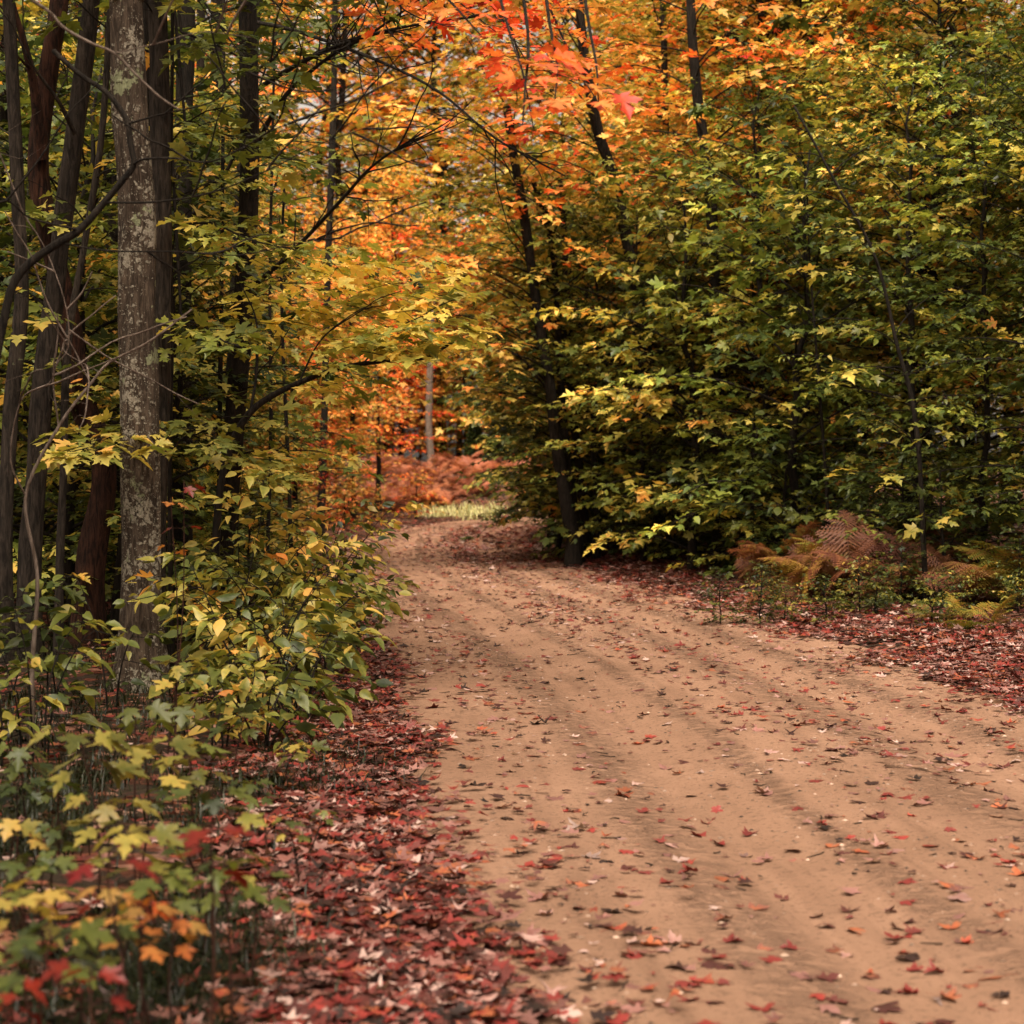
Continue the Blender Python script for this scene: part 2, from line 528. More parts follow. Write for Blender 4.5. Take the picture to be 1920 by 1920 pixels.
def road_material():
    m, nt, out = mat('sandy_dirt')
    g = NT(nt)
    tc = g.n('ShaderNodeTexCoord').outputs['Object']
    at = g.n('ShaderNodeAttribute', attribute_name='leaf_rnd')
    ac = g.n('ShaderNodeSeparateColor', {0: at.outputs['Color']})     # across, along (in m)
    uv = g.n('ShaderNodeCombineXYZ', {0: g.math('MULTIPLY', ac.outputs[0], 2.2), 1: g.math('MULTIPLY', ac.outputs[1], .12)}).outputs[0]
    big = g.noise(tc, .9, 5, .6)
    mid = g.noise(tc, 5.5, 5, .62)
    streak = g.noise(uv, 2.6, 4, .6, .4)
    fine = g.noise(tc, 60, 5, .7)
    grit = g.noise(tc, 240, 3, .6)
    c = g.mix(g.math('MULTIPLY_ADD', big, 1.6, -.3), (.26, .142, .088, 1), (.44, .252, .166, 1))
    c = g.mix(g.n('ShaderNodeMapRange', {0: streak, 1: .48, 2: .72, 4: .6}).outputs[0], c, (.20, .108, .068, 1))
    c = g.mix(g.n('ShaderNodeMapRange', {0: mid, 1: .56, 2: .74, 4: .45}).outputs[0], c, (.19, .106, .070, 1))
    c = g.mix(g.n('ShaderNodeMapRange', {0: fine, 1: .58, 2: .72, 4: .5}).outputs[0], c, (.10, .06, .04, 1))
    spk = g.noise(tc, 33, 3, .75)
    c = g.mix(g.n('ShaderNodeMapRange', {0: spk, 1: .56, 2: .61, 4: .42}).outputs[0], c, (.075, .042, .028, 1))
    c = g.mix(g.n('ShaderNodeMapRange', {0: grit, 1: .62, 2: .74, 4: .4}).outputs[0], c, (.46, .34, .25, 1))
    trd = g.noise(g.n('ShaderNodeCombineXYZ', {0: g.math('MULTIPLY', ac.outputs[0], 6), 1: g.math('MULTIPLY', ac.outputs[1], 9)}).outputs[0], 1.6, 4, .7, .6)
    band = None
    for uc, wd in ((-1.08, .16), (-.42, .07), (.38, .17), (1.12, .12)):
        wv = g.math('ADD', ac.outputs[0], g.math('MULTIPLY_ADD', g.noise(g.n('ShaderNodeCombineXYZ', {1: ac.outputs[1]}).outputs[0], .35, 2), .14, -.07 - uc))
        b = g.n('ShaderNodeMapRange', {0: g.math('ABSOLUTE', wv), 1: wd * 1.5, 2: wd * .5}).outputs[0]
        band = b if band is None else g.math('MAXIMUM', band, b)
    band = g.math('MULTIPLY', band, g.n('ShaderNodeMapRange', {0: trd, 1: .44, 2: .56}).outputs[0])
    c = g.mix(g.math('MULTIPLY', band, .40), c, (.085, .048, .032, 1))
    bs = g.n('ShaderNodeBsdfPrincipled', {'Base Color': c, 'Roughness': .92, 'Specular IOR Level': .15})
    h = g.math('ADD', g.math('MULTIPLY_ADD', mid, .9, g.math('MULTIPLY', fine, .7)), g.math('MULTIPLY', grit, .25))
    h = g.math('ADD', h, g.math('MULTIPLY', streak, .7))
    h = g.math('MULTIPLY_ADD', band, -.8, h)
    bp = g.n('ShaderNodeBump', {'Height': h, 'Strength': 1.0, 'Distance': .028})
    nt.links.new(bp.outputs[0], bs.inputs['Normal'])
    nt.links.new(bs.outputs[0], out.inputs[0])
    return m


def soften(a, n, lo, hi):
    return np.linspace(lo, hi, n)


xs = np.concatenate([np.linspace(-900, -32, 12)[:-1], np.linspace(-32, -7, 60)[:-1], np.linspace(-7, 8, 190)[:-1], np.linspace(8, 32, 60)[:-1], np.linspace(32, 900, 12)])
ys = np.concatenate([np.linspace(-300, -6, 8)[:-1], np.linspace(-6, 3, 40)[:-1], np.linspace(3, 30, 300)[:-1], np.linspace(30, 90, 200)[:-1], np.linspace(90, 1500, 24)])
GX, GY = np.meshgrid(xs, ys)
gu, ghw = road_uv(GX, GY)
GZ = height(GX, GY, gu, ghw)
GZ = GZ - .10 * (1 - sstep(-.10, .35, np.abs(gu) - ghw))
tag(link('ground', grid_mesh('ground', GX, GY, GZ, ground_material())), kind='structure')

sv = np.concatenate([np.arange(0, 17, .4), np.arange(17, 46, .055), np.arange(46, RS[-1], .22)])
vv = np.linspace(-1.34, 1.34, 100)
cx = np.stack([np.interp(sv, RS, RL[:, 0]), np.interp(sv, RS, RL[:, 1])], 1)
nxr = np.stack([np.interp(sv, RS, RN[:, 0]), np.interp(sv, RS, RN[:, 1])], 1)
hwv = np.interp(sv, RS, HWf)
acr = vv[None] * hwv[:, None]
RX, RY = cx[:, :1] + nxr[:, :1] * acr, cx[:, 1:] + nxr[:, 1:] * acr


def road_z(x, y, u, hw):
    off = np.abs(u) - hw
    z = .004 + .03 * np.exp(-(u / .5) ** 2) - .038 * np.exp(-((np.abs(u) - .82) / .24) ** 2)
    z = z + .022 * (fbm(x * 1.1, y * .7, 21) - .47) + .016 * (fbm(x * 7, y * 5, 31, 3) - .45)
    return z - .12 * sstep(.12, .52, off)


RZ = road_z(RX, RY, acr, hwv[:, None])
rme = grid_mesh('dirt_road', RX, RY, RZ, road_material())
rc = np.stack([acr.ravel(), (sv[:, None] + 0 * acr).ravel(), 0 * acr.ravel(), np.ones(acr.size)], 1)
rme.attributes['leaf_rnd'].data.foreach_set('color', rc.astype(np.float32).ravel())
tag(link('dirt_road', rme), kind='structure')


def surf_z(x, y):
    """height of whatever lies on top: road or forest floor"""
    u, hw = road_uv(x, y)
    off = np.abs(u) - hw
    g = height(x, y, u, hw) - .10 * (1 - sstep(-.10, .35, off))
    r = road_z(x, y, u, hw)
    return np.where(off < .5, np.maximum(g, r), g)


# ------------------------------------------------------------------ fallen leaves
def litter_density(x, y):
    u, hw = road_uv(x, y)
    off = np.abs(u) - hw
    wob = (fbm(x * 1.6, y * .9, 55) - .47) * 1.1
    lf = sstep(-.28, .48, off + wob * .5) ** 1.5
    rt = np.maximum(sstep(-.45, .3, off + wob * 1.5), .10 * sstep(-1.3, 0, off + wob))
    lf = np.maximum(lf, .07 * sstep(-1.0, .1, off + wob) ** 1.3)
    clump = .10 * np.exp(-((u - .35) / .55) ** 2) * sstep(.52, .68, fbm(x * 1.0, y * .55, 123)) * sstep(6.5, 9, y)
    far_r = sstep(26, 34, y) * (1 - sstep(46, 52, y)) * sstep(-.9, .3, u)
    d = np.maximum(np.where(u < 0, lf, np.maximum(rt, far_r)), clump)
    return np.clip(d, 0, 1) ** 1.5, u, off


def flat_leaf_field(x, y, size, r1, r2, mb, shape, lift=.018, tilt=.30):
    n = len(x)
    z = surf_z(x, y) + .004 + lift * R.random(n)
    az = R.random(n) * 6.283
    ax = np.stack([np.cos(az), np.sin(az), R.normal(0, .07, n)], 1)
    nr = np.array([0, 0, 1.0]) + R.normal(0, tilt * .6, (n, 3))
    pos = np.stack([x, y, z], 1) - ax * size[:, None] * .4
    curl = R.normal(0, .17, (n, 3)) + np.array([.06, .06, 0])
    leaves(mb, pos, ax, nr, size, shape, r1, r2, 0, .12, .03, curl)


def litter(n, y0, y1, smin, smax, shape, mb, flo, gam=1.0):
    y = y0 + (y1 - y0) * R.random(n) ** gam
    x = (R.random(n) * 2 - 1) * (.29 * y + .6)
    d, u, off = litter_density(x, y)
    wob2 = (fbm(x * 2.2, y * 2.2, 77) - .47) * 1.2
    flo = flo + .16 * sstep(6.2, 5.0, y) * (fbm(x * 1.5, y * 1.5, 41) > .42)
    thin = np.where(u < 0, flo + (1 - flo) * (1 - sstep(.5, 1.05, off + wob2)), np.where(off > 1.6, flo, 1.0))
    keep = R.random(n) < d * thin
    x, y, u = x[keep], y[keep], u[keep]
    k = len(x)
    # left verge: darker red-brown; right verge: paler pinks
    r1 = np.clip(R.random(k) ** np.where(u > 0, .62, 1.0) - .03, 0, 1)
    flat_leaf_field(x, y, smin + (smax - smin) * R.random(k) ** 1.4, r1, R.random(k), mb, shape, .045)
    return k


mb = MB()
k1 = litter(150000, 3.6, 15, .036, .088, MAPLE_LOW, mb, .03, 1.0)
k2 = litter(80000, 15, 32, .045, .105, MAPLE_LOW, mb, .12, 1.1)
k3 = litter(16000, 32, 66, .10, .17, MAPLE_LOW, mb, .3)
# crumbs and small leaves thinly over the road itself
n = 26000
y = 3.8 + 48 * R.random(n) ** 1.15
s = R.random(n)
uu = R.random(n) * 3.4 - 1.7
cxy = np.stack([np.interp(y, RL[:, 1], RL[:, 0])], 1)[:, 0]
dens = .25 + .75 * (np.exp(-((uu - .05) / .42) ** 2) + .9 * sstep(.7, 1.6, np.abs(uu))) * (fbm(uu * 1.3, y * .5, 71) * 1.5)
kp = R.random(n) < dens * np.interp(y, [4, 12, 20, 28, 50], [.35, .5, .75, .7, .35])
x, y = (cxy + uu)[kp], y[kp]
flat_leaf_field(x, y, .018 + .06 * R.random(len(x)) ** 1.8 + .0012 * np.clip(y - 12, 0, 40), R.random(len(x)), R.random(len(x)), mb, MAPLE_LOW, .008, .22)
lo = link('leaf_litter', mb.mesh('leaf_litter', [M_LITTER]), None, (.5, .86, 1.0))
tag(lo, 'carpet of fallen red and brown leaves along both road verges', 'leaf litter', kind='stuff')

# grit, small stones and broken twigs on the road
mb = MB()
n = 9000
y = 3.8 + 22 * R.random(n) ** 1.4
x = np.interp(y, RL[:, 1], RL[:, 0]) + (R.random(n) * 3.6 - 1.8)
kp = R.random(n) < .2 + .8 * (fbm(x * 1.7, y * .9, 201) > .47)
x, y = x[kp], y[kp]
n = len(x)
oc = np.array([[1, 0, 0], [0, 1, 0], [-1, 0, 0], [0, -1, 0], [0, 0, .7], [0, 0, -.7]], float)
sz = (.003 + .008 * R.random(n) ** 2.5)[:, None, None]
v = np.stack([x, y, surf_z(x, y) + .001], 1)[:, None] + oc[None] * sz * (.6 + .8 * R.random((n, 6, 1))) * np.array([1.2, 1, .8])
tri = np.array([[0, 1, 4], [1, 2, 4], [2, 3, 4], [3, 0, 4], [1, 0, 5], [2, 1, 5], [3, 2, 5], [0, 3, 5]])
mb.add(v.reshape(-1, 3), (np.arange(n)[:, None, None] * 6 + tri[None]).reshape(-1, 3), np.repeat(np.stack([R.random(n), R.random(n), R.random(n)], 1), 6, 0))
M_GRIT = leaf_material('road_grit', [(0.0, (.045, .028, .020)), (.5, (.15, .088, .058)), (1.0, (.36, .25, .19))], 0, .85)
tag(link('gravel', mb.mesh('gravel', [M_GRIT], False), None, (.5, 1.0, 1.0)), 'fine gravel and grit strewn over the dirt road', 'gravel', kind='stuff')
mb = MB()
for i in range(190):
    yv = 4 + 18 * random.random() ** 1.3
    xv = float(np.interp(yv, RL[:, 1], RL[:, 0])) + random.uniform(-2.6, 2.3)
    L = random.uniform(.025, .09)
    a = random.random() * 6.28
    p = np.array([[xv + math.cos(a) * L * (q - .5) + random.gauss(0, .006), yv + math.sin(a) * L * (q - .5) + random.gauss(0, .006), 0] for q in (0, .35, .7, 1)])
    p[:, 2] = surf_z(p[:, 0], p[:, 1]) + .004 + .006 * R.random(4)
    tube(mb, p, [.0028, .0025, .002, .0012], 4)
tag(link('twig_litter', mb.mesh('twig_litter', [M_BARK])), 'short broken twigs strewn over the road and left verge', 'twigs', kind='stuff')

# individual leaves: the ones that show largest on the open road
LM = []
for i in range(14):
    mb = MB()
    cu = np.array([[R.normal(.15, .25), R.normal(.15, .25), R.normal(0, .25)]])
    leaves(mb, np.array([[0, -.42, .0]]), np.array([[0, 1.0, .06 * R.normal()]]), np.array([[.12 * R.normal(), 0, 1.0]]), np.array([1.0]), MAPLE_FINE if i < 11 else OVAL, np.array([.5]), np.array([.5 + .3 * R.normal()]), 0, .25, .05, cu)
    tube(mb, [(0, -.42, 0), (.03 * R.normal(), -.7, .06), (.1 * R.normal(), -.95, .04)], [.016, .012, .012], 3)
    v = mb.v
    zmin = min(q[:, 2].min() for q in v)
    for q in v:
        q[:, 2] -= zmin
    LM.append((mb.mesh('fallen_leaf', [M_LITTER]), abs(cu).max()))
SHADES = [(.06, 'dark brown'), (.26, 'russet brown'), (.46, 'crimson'), (.54, 'bright red'), (.62, 'orange'), (.76, 'dull pink'), (.90, 'pale pink'), (1.0, 'greyish white')]
# leaves one can point at in the photograph (column, row, shade)
spots = [(1290, 1634, 3), (1350, 1657, 4), (1605, 1732, 4), (1290, 1880, 2), (1110, 1886, 4), (1155, 1745, 3), (1225, 1780, 4), (1255, 1775, 6), (1785, 1860, 4), (1780, 1745, 4),
         (1875, 1520, 4), (1840, 1470, 4), (1775, 1640, 2), (1745, 1600, 3), (1700, 1662, 2), (1420, 1692, 4), (1275, 1608, 7), (1110, 1608, 7), (1165, 1573, 6), (1080, 1560, 7), (1035, 1628, 3), (1170, 1480, 4),
         (1125, 1470, 3), (1170, 1490, 3), (1310, 1555, 2), (1430, 1490, 6), (1530, 1475, 2), (1195, 1385, 3), (1095, 1360, 4), (1095, 1420, 5), (985, 1340, 3), (990, 1290, 2), (1090, 1330, 4), (1285, 1335, 4),
         (1500, 1340, 3), (1355, 1335, 3), (1530, 1315, 2), (1625, 1345, 0), (1655, 1365, 2), (1775, 1330, 3), (1585, 1250, 4), (1520, 1225, 3), (1385, 1245, 2), (1400, 1215, 5), (1330, 1265, 4), (1190, 1245, 2), (1030, 1238, 3),
         (1640, 1545, 1), (1550, 1720, 1), (1705, 1790, 0), (1660, 1872, 1), (1800, 1700, 6), (1890, 1640, 1), (1465, 1665, 1), (1340, 1820, 1), (1190, 1710, 1), (1090, 1705, 1), (1010, 1690, 5), (980, 1760, 5), (1045, 1810, 1),
         (1490, 1590, 5), (1560, 1590, 4), (1600, 1500, 5), (1735, 1520, 5), (1800, 1590, 4), (1860, 1760, 1), (1885, 1425, 1), (1675, 1425, 2), (1560, 1420, 1), (1450, 1385, 5), (1410, 1340, 1), (1250, 1430, 5), (1300, 1480, 1), (1040, 1500, 5)]
fl = []
for px, py, sh in spots:
    d = CAMH * FPX / (py - HOR)
    fl.append(((px - 960) * d / FPX, d, sh))
while len(fl) < 285:
    py = 1060 + 850 * random.random()
    d = CAMH * FPX / (py - HOR)
    px = 640 + 1270 * random.random()
    x = (px - 960) * d / FPX
    de, u, off = litter_density(np.array([x]), np.array([d]))
    if off[0] > .3 or (u[0] < 0 and off[0] > -.1):
        continue
    fl.append((x, d, random.choices(range(8), [1, 3, 5, 5, 5, 4, 2, 1])[0]))
info = []
FX, FY = np.array([q[0] for q in fl]), np.array([q[1] for q in fl])
FZ = surf_z(FX, FY)
FUV = road_uv(FX, FY)[0]
for i, (x, yv, sh) in enumerate(fl):
    mi = random.randrange(14)
    o = link('fallen_leaf', LM[mi][0], None, (SHADES[sh][0] + random.uniform(-.03, .03), .0, random.uniform(.85, 1.15)))
    o.location = (x, yv, FZ[i] - .002)
    o.rotation_euler = (random.gauss(0, .10), random.gauss(0, .10), random.random() * 6.283)
    s = random.uniform(.068, .10) if i < len(spots) else random.uniform(.042, .08)
    o.scale = (s, s, s * random.uniform(.35, .75))
    py = HOR + CAMH * FPX / yv
    band = ['on road beyond grey trunk', 'on road level with grey trunk', 'on road just nearer than grey trunk', 'on middle of near road', 'on nearest strip of road'][int(np.searchsorted([1180, 1290, 1420, 1620], py))]
    tr = 'left side' if FUV[i] < -.45 else ('right side' if FUV[i] > .55 else 'crown')
    shape = 'oval' if mi >= 11 else ('curled' if LM[mi][1] > .36 else 'flat')
    info.append((f"{SHADES[sh][1]} {shape} leaf", band, tr, yv, o))
from collections import defaultdict
gr = defaultdict(list)
for a in info:
    gr[(a[0], a[1], a[2])].append(a)
for (a, b, t), lst in gr.items():
    lst.sort(key=lambda q: q[3])
    for i, q in enumerate(lst):
        if len(lst) == 1:
            lab = f"{a} {b}, {t}"
        else:
            lab = f"{ORD[i] if i else ''}{'nearest' if i == 0 else 'nearest'} {a} {b}, {t}"
        tag(q[4], lab.replace('crown', 'middle'), 'fallen leaf', 'fallen leaves lying on the dirt road')


# ------------------------------------------------------------------ grass
def blades(mb, x, y, h, w, r2s=None, bend=.5):
    n = len(x)
    z = surf_z(x, y)
    az = R.random(n) * 6.283
    d = np.stack([np.cos(az), np.sin(az), 0 * az], 1)
    sd = np.stack([-np.sin(az), np.cos(az), 0 * az], 1)
    b = np.stack([x, y, z - .01], 1)
    up = np.array([0, 0, 1.0])
    be = bend * (.3 + R.random((n, 1)))
    hh, ww = h[:, None], w[:, None]
    v = np.stack([b - sd * ww, b + sd * ww, b + up * hh * .55 + d * be * hh * .3 + sd * ww * .8, b + up * hh * .55 + d * be * hh * .3 - sd * ww * .8, b + up * hh * (1 - .3 * be) + d * be * hh], 1).reshape(-1, 3)
    t = (np.arange(n)[:, None, None] * 5 + np.array([[0, 1, 2], [0, 2, 3], [3, 2, 4]])[None]).reshape(-1, 3)
    r1 = np.repeat(rnd_tail(n), 5)
    r2 = np.repeat(R.random(n), 5)
    mb.add(v, t, np.stack([r1, r2, np.tile([0, 0, .5, .5, 1], n)], 1))


mb = MB()
n = 110000
y = 3.8 + 24 * R.random(n) ** 1.6
x = (R.random(n) * 2 - 1) * (.29 * y + .4)
u, hw = road_uv(x, y)
off = np.abs(u) - hw
cl = fbm(x * 1.4, y * 1.4, 91)
pl = np.where(u < 0, sstep(.5, 1.0, off) * (cl > .36), sstep(.35, .8, off) * (1 - sstep(1.6, 3.2, off)) * (cl > .46) * .5)
kp = R.random(n) < pl
tx, ty = [], []
for px, py, k in ((330, 1880, 700), (420, 1840, 500), (250, 1900, 400), (60, 1560, 600), (150, 1500, 600), (560, 1500, 500), (620, 1450, 400), (30, 1640, 400), (380, 1740, 300)):
    dd = CAMH * FPX / (py - HOR)
    tx.append((px - 960) * dd / FPX + R.normal(0, .16, k)); ty.append(dd + R.normal(0, .22, k))
tx, ty = np.concatenate(tx), np.concatenate(ty)
blades(mb, tx, ty, .04 + .12 * R.random(len(tx)), .002 + .002 * R.random(len(tx)), bend=1.3)
blades(mb, x[kp], y[kp], .03 + .13 * R.random(kp.sum()) ** 1.5, .002 + .0025 * R.random(kp.sum()), bend=1.7)
go = link('verge_grass', mb.mesh('verge_grass', [M_LEAF]), None, (.15, .22, .20))
tag(go, 'sparse dark green grass growing through the leaf litter on the verges', 'grass', kind='stuff')
mb = MB()
n = 9000
x = -4.6 + 7.2 * R.random(n)
y = 54 + 13 * R.random(n)
u, hw = road_uv(x, y)
kp = (u < 0) & (np.abs(u) - hw > .15 - .5 * R.random(n) ** 3) & (fbm(x * .9, y * .7, 66) > .36) & (R.random(n) < .75) & (x > -3.0 + R.random(n) * .8) & (x < -.5 + R.random(n) * .9) & (y < 58.5 + (x + 3) * 1.3 + R.random(n) * 2.5)
blades(mb, x[kp], y[kp], .05 + .42 * R.random(kp.sum()) ** 2, .008 + .008 * R.random(kp.sum()), bend=1.2)
M_DRY = leaf_material('dry_grass', [(0.0, (.10, .13, .04)), (.5, (.27, .26, .11)), (1.0, (.42, .38, .20))], .25, .6)
go = link('bend_grass', mb.mesh('bend_grass', [M_DRY]), None, (.55, .8, 1.8))
tag(go, 'pale green grass on the outside of the far bend below the ferns', 'grass', kind='stuff')


# ------------------------------------------------------------------ ferns
BRUSH = []
def frond_mesh(name, L, arch, npin=18, width=.30, sub=True, stalk=3):
    mb = MB()
    s = np.linspace(0, 1, npin + 4)
    th = arch * (1 - s) ** 1.3 - .25 * s
    ds = L / (npin + 3)
    path = np.stack([0 * s, np.concatenate([[0], np.cumsum(np.cos(th[:-1]) * ds)]), np.concatenate([[0], np.cumsum(np.sin(th[:-1]) * ds)])], 1)
    tube(mb, path, np.linspace(.006, .0015, len(s)) * L / .8, 4, 0, cap=False)
    for i in range(stalk, npin + 4):
        f = (i - stalk) / (npin + 4 - stalk)
        pl = L * width * (math.sin(math.pi * min(1, .22 + f * .78)) ** .8) * (1.05 - .55 * f) * random.uniform(.85, 1.1)
        if pl < .01:
            pl = .015
        for sg in (1, -1):
            a = math.radians(68 - 25 * f + random.gauss(0, 4))
            d = np.array([sg * math.sin(a), math.cos(a), -.18 + random.gauss(0, .1)])
            d /= np.linalg.norm(d)
            side = np.cross(d, [0, 0, 1.0]); side /= np.linalg.norm(side)
            k = 7 if sub else 3
            pts, tri = [], []
            w = pl * .30
            for j in range(k):
                q = j / k
                b0 = path[i] + d * pl * q - np.array([0, 0, .12 * pl * q * q])
                b1 = path[i] + d * pl * (q + .75 / k) - np.array([0, 0, .12 * pl * q * q])
                ww = w * (1 - q) ** .8 + .002
                for s2 in (1, -1):
                    o = len(pts)
                    pts += [b0, b1, path[i] + d * pl * (q + 1.1 / k) + side * s2 * ww - np.array([0, 0, .12 * pl * q * q + ww * .25])]
                    tri.append((o, o + 1, o + 2))
            mb.add(np.array(pts), np.array(tri), np.tile([[random.random(), .5 + .3 * f, 0.5]], (len(pts), 1)))
    return mb.mesh(name, [M_FERN])


FR = [frond_mesh('frond', 1.0, a, 20, .26) for a in (.9, 1.1, .7, .5)]
FB = [frond_mesh('frond', 1.0, a, 24, .36, True, 9) for a in (1.25, 1.4, 1.1, 1.3)]


def fern(x, y, size, tone, label, group, nf=7, lean=None, spreadel=.5):
    z = float(surf_z(np.array([x]), np.array([y]))[0])
    e = empty('fern', (x, y, z - .01), label, 'fern', group)
    if spreadel > .6: size *= .78
    a0 = random.random() * 6.28
    for i in range(nf):
        o = link('frond', (FB if spreadel > .6 else FR)[random.randrange(4)], e, (tone + random.gauss(0, .08), .3, random.uniform(.5, 1.0)))
        s = size * random.uniform(.7, 1.15)
        o.scale = (s, s, s)
        az = a0 + i * 6.283 / nf + random.gauss(0, .3)
        if lean is not None and random.random() < .4:
            az = lean + random.gauss(0, .55)
        o.rotation_euler = (random.gauss(-.02, .26), random.gauss(0, .6), az)
    return e


G_BR = 'rust coloured bracken ferns on the right verge'
PI = math.pi
for px, d, s, t, lab in [(1545, 19.2, 1.1, .66, 'rusty bracken fern with fronds reaching out over the verge, leftmost of its patch'),
                         (1600, 18.8, 1.15, .70, 'tall copper bracken fern just right of the leftmost rusty one'),
                         (1660, 19.6, 1.2, .74, 'dark rust bracken fern at the back of the right patch'),
                         (1690, 18.4, 1.0, .76, 'orange brown bracken fern low at the front of the right patch'),
                         (1745, 18.9, 1.15, .80, 'dark brown bracken fern in the thick of the right patch'),
                         (1790, 18.0, 1.0, .70, 'rust bracken fern at the right end of the main patch'),
                         (1900, 16.8, .95, .58, 'tan bracken fern arching in from the right edge of the photo'),
                         (1930, 17.4, 1.1, .36, 'yellow green bracken fern behind the tan one at the right edge'),
                         (1580, 19.8, .9, .42, 'olive bracken fern half hidden behind the rusty patch'),
                         (1480, 20.6, 1.0, .70, 'rust bracken fern farthest left under the green wall'),
                         (1840, 18.4, 1.1, .74, 'brown bracken fern between the main patch and the tan one'),
                         (1720, 20.4, 1.2, .68, 'tall rust bracken fern at the back among green leaves'),
                         (1640, 20.8, 1.2, .80, 'dark brown bracken fern deepest in the hedge foot')]:
    d += .9
    fern((px - 960) * d / FPX, d, s * 1.2, t + .03, lab, G_BR, 9, PI * .5 + .2, .75)
for px, py, s, t, lab, nf in [(1612, 1165, .42, .12, 'small grey green fern rosette standing in the right leaf litter', 8),
                          (1500, 1130, .34, .22, 'little yellow green fern left of the grey green rosette', 6),
                          (1560, 1150, .30, .16, 'tiny green fern touching the grey green rosette', 6),
                          (1800, 1190, .55, .42, 'golden fern on the right verge under the bracken', 8),
                          (1860, 1205, .46, .46, 'yellow fern right of the golden fern on the verge', 7),
                          (1745, 1180, .36, .30, 'low olive fern left of the golden fern', 6),
                          (1680, 1160, .34, .20, 'low dark green fern between rosette and golden fern', 6)]:
    d = CAMH * FPX / (py - HOR)
    fern((px - 960) * d / FPX, d, s, t, lab, 'small green ferns on the right verge', nf)

for i in range(16):
    px = 1390 + i * 35 + random.gauss(0, 14)
    d = random.uniform(17.6, 20.6) - (px - 1390) / 560 * 1.4
    BRUSH.append(((px - 960) * d / FPX, d))

# far bank of dead bracken: small in the photo, one mesh each
bank = []
for vi in range(3):
    mb = MB()
    for i in range(11):
        src = (FR + FB)[i % 8]
        nv = len(src.vertices)
        v = np.empty(nv * 3, np.float32); src.vertices.foreach_get('co', v); v = v.reshape(-1, 3)
        t = np.empty(len(src.polygons) * 3, np.int32); src.loops.foreach_get('vertex_index', t); t = t.reshape(-1, 3)
        s = random.uniform(.8, 1.2); az = i * .6 + random.gauss(0, .3); el = random.uniform(.1, .5)
        v = v * s
        v = np.stack([v[:, 0], v[:, 1] * math.cos(el) - v[:, 2] * math.sin(el), v[:, 1] * math.sin(el) + v[:, 2] * math.cos(el)], 1)
        v = np.stack([v[:, 0] * math.cos(az) - v[:, 1] * math.sin(az), v[:, 0] * math.sin(az) + v[:, 1] * math.cos(az), v[:, 2]], 1)
        c = np.tile([[random.random(), random.random(), .5]], (nv, 1))
        mb.add(v, t, c)
    bank.append(mb.mesh('bracken', [M_FERN]))
cnt = 0
tries = 0
while cnt < 130 and tries < 4000:
    tries += 1
    x = random.uniform(-5.5, 5.0); y = random.uniform(57, 77)
    b0 = 60.0 + min(max(x + 2.5, 0), 7) * .95
    if y < b0 + 1.2 - (3.0 if x < -3.1 else 0) or y > b0 + 13:
        continue
    u, hw = road_uv(np.array([x]), np.array([y]))
    if abs(u[0]) - hw[0] < 1.2:
        continue
    o = link('bracken_fern', bank[cnt % 3], None, (random.gauss(.95, .06), .3, random.uniform(1.5, 2.3)))
    o.location = (x, y, float(surf_z(np.array([x]), np.array([y]))[0]) - .03)
    o.rotation_euler = (0, 0, random.random() * 6.28)
    s = random.uniform(.6, 1.0)
    o.scale = (s, s, s * 1.05)
    tag(o, 'dead reddish brown bracken fern on the bank beyond the road bend', 'fern', 'bracken on the bank beyond the bend')
    cnt += 1

# ------------------------------------------------------------------ generic trees
UND = [gen_tree(f'maple{i}', h, .045, cb, nb, L, .62, .95, .13, .068, .122, MAPLE, top=.72, lean=.06) for i, (h, cb, nb, L) in enumerate([(5.2, .04, 54, 1.9), (6.4, .05, 62, 2.1), (4.3, .03, 48, 1.75), (7.2, .08, 66, 2.2)])]
BEE = [gen_tree(f'beech{i}', h, .05, cb, nb, L, .5, .8, .13, .06, .085, OVAL_LOW, top=.7, lean=.06) for i, (h, cb, nb, L) in enumerate([(5.6, .06, 52, 1.8), (4.6, .05, 46, 1.6)])]
TAL = [gen_tree(f'tall{i}', h, .15, cb, nb, L, .55, .55, .26, .13, .185, MAPLE_LOW, top=.62) for i, (h, cb, nb, L) in enumerate([(14, .2, 92, 3.1), (16.5, .22, 100, 3.4), (12, .16, 84, 2.9)])]
BIG = [gen_tree(f'big{i}', h, .2, cb, nb, L, .5, .5, .34, .17, .25, MAPLE_LOW, top=.7, wide=.45) for i, (h, cb, nb, L) in enumerate([(21, .16, 120, 5.0), (24, .2, 130, 5.4)])]
BSH = [gen_tree(f'bush{i}', h, .022, .06, nb, L, .6, .8, .09, .075, .105, sh, top=.5, lean=.06) for i, (h, nb, L, sh) in enumerate([(1.5, 26, .85, OVAL), (1.9, 30, 1.0, MAPLE), (1.3, 24, .8, MAPLE)])]

TREES = []


def place(kind, pair, x, y, color, s, phrase, cat, group, rz=None, sub=0.0):
    z = float(surf_z(np.array([x]), np.array([y]))[0])
    e = empty(kind, (x, y, z - .02 - sub), None, cat, group, random.random() * 6.283 if rz is None else rz, s)
    link('trunk' if kind not in ('bush',) else 'stem', pair[0], e)
    link('crown' if kind not in ('bush',) else 'foliage', pair[1], e, color)
    TREES.append((phrase, y, x, e))
    return e


def hue_word(a):
    return 'dark green' if a < .14 else 'green' if a < .24 else 'olive green' if a < .34 else 'yellow green' if a < .44 else 'golden yellow' if a < .57 else 'orange' if a < .74 else 'red'


def edge_xy(yc, side, off):
    j = np.abs(RL[:, 1] - yc).argmin()
    p = RL[j] + RN[j] * side * (HWf[j] + off)
    return float(p[0]), float(p[1])


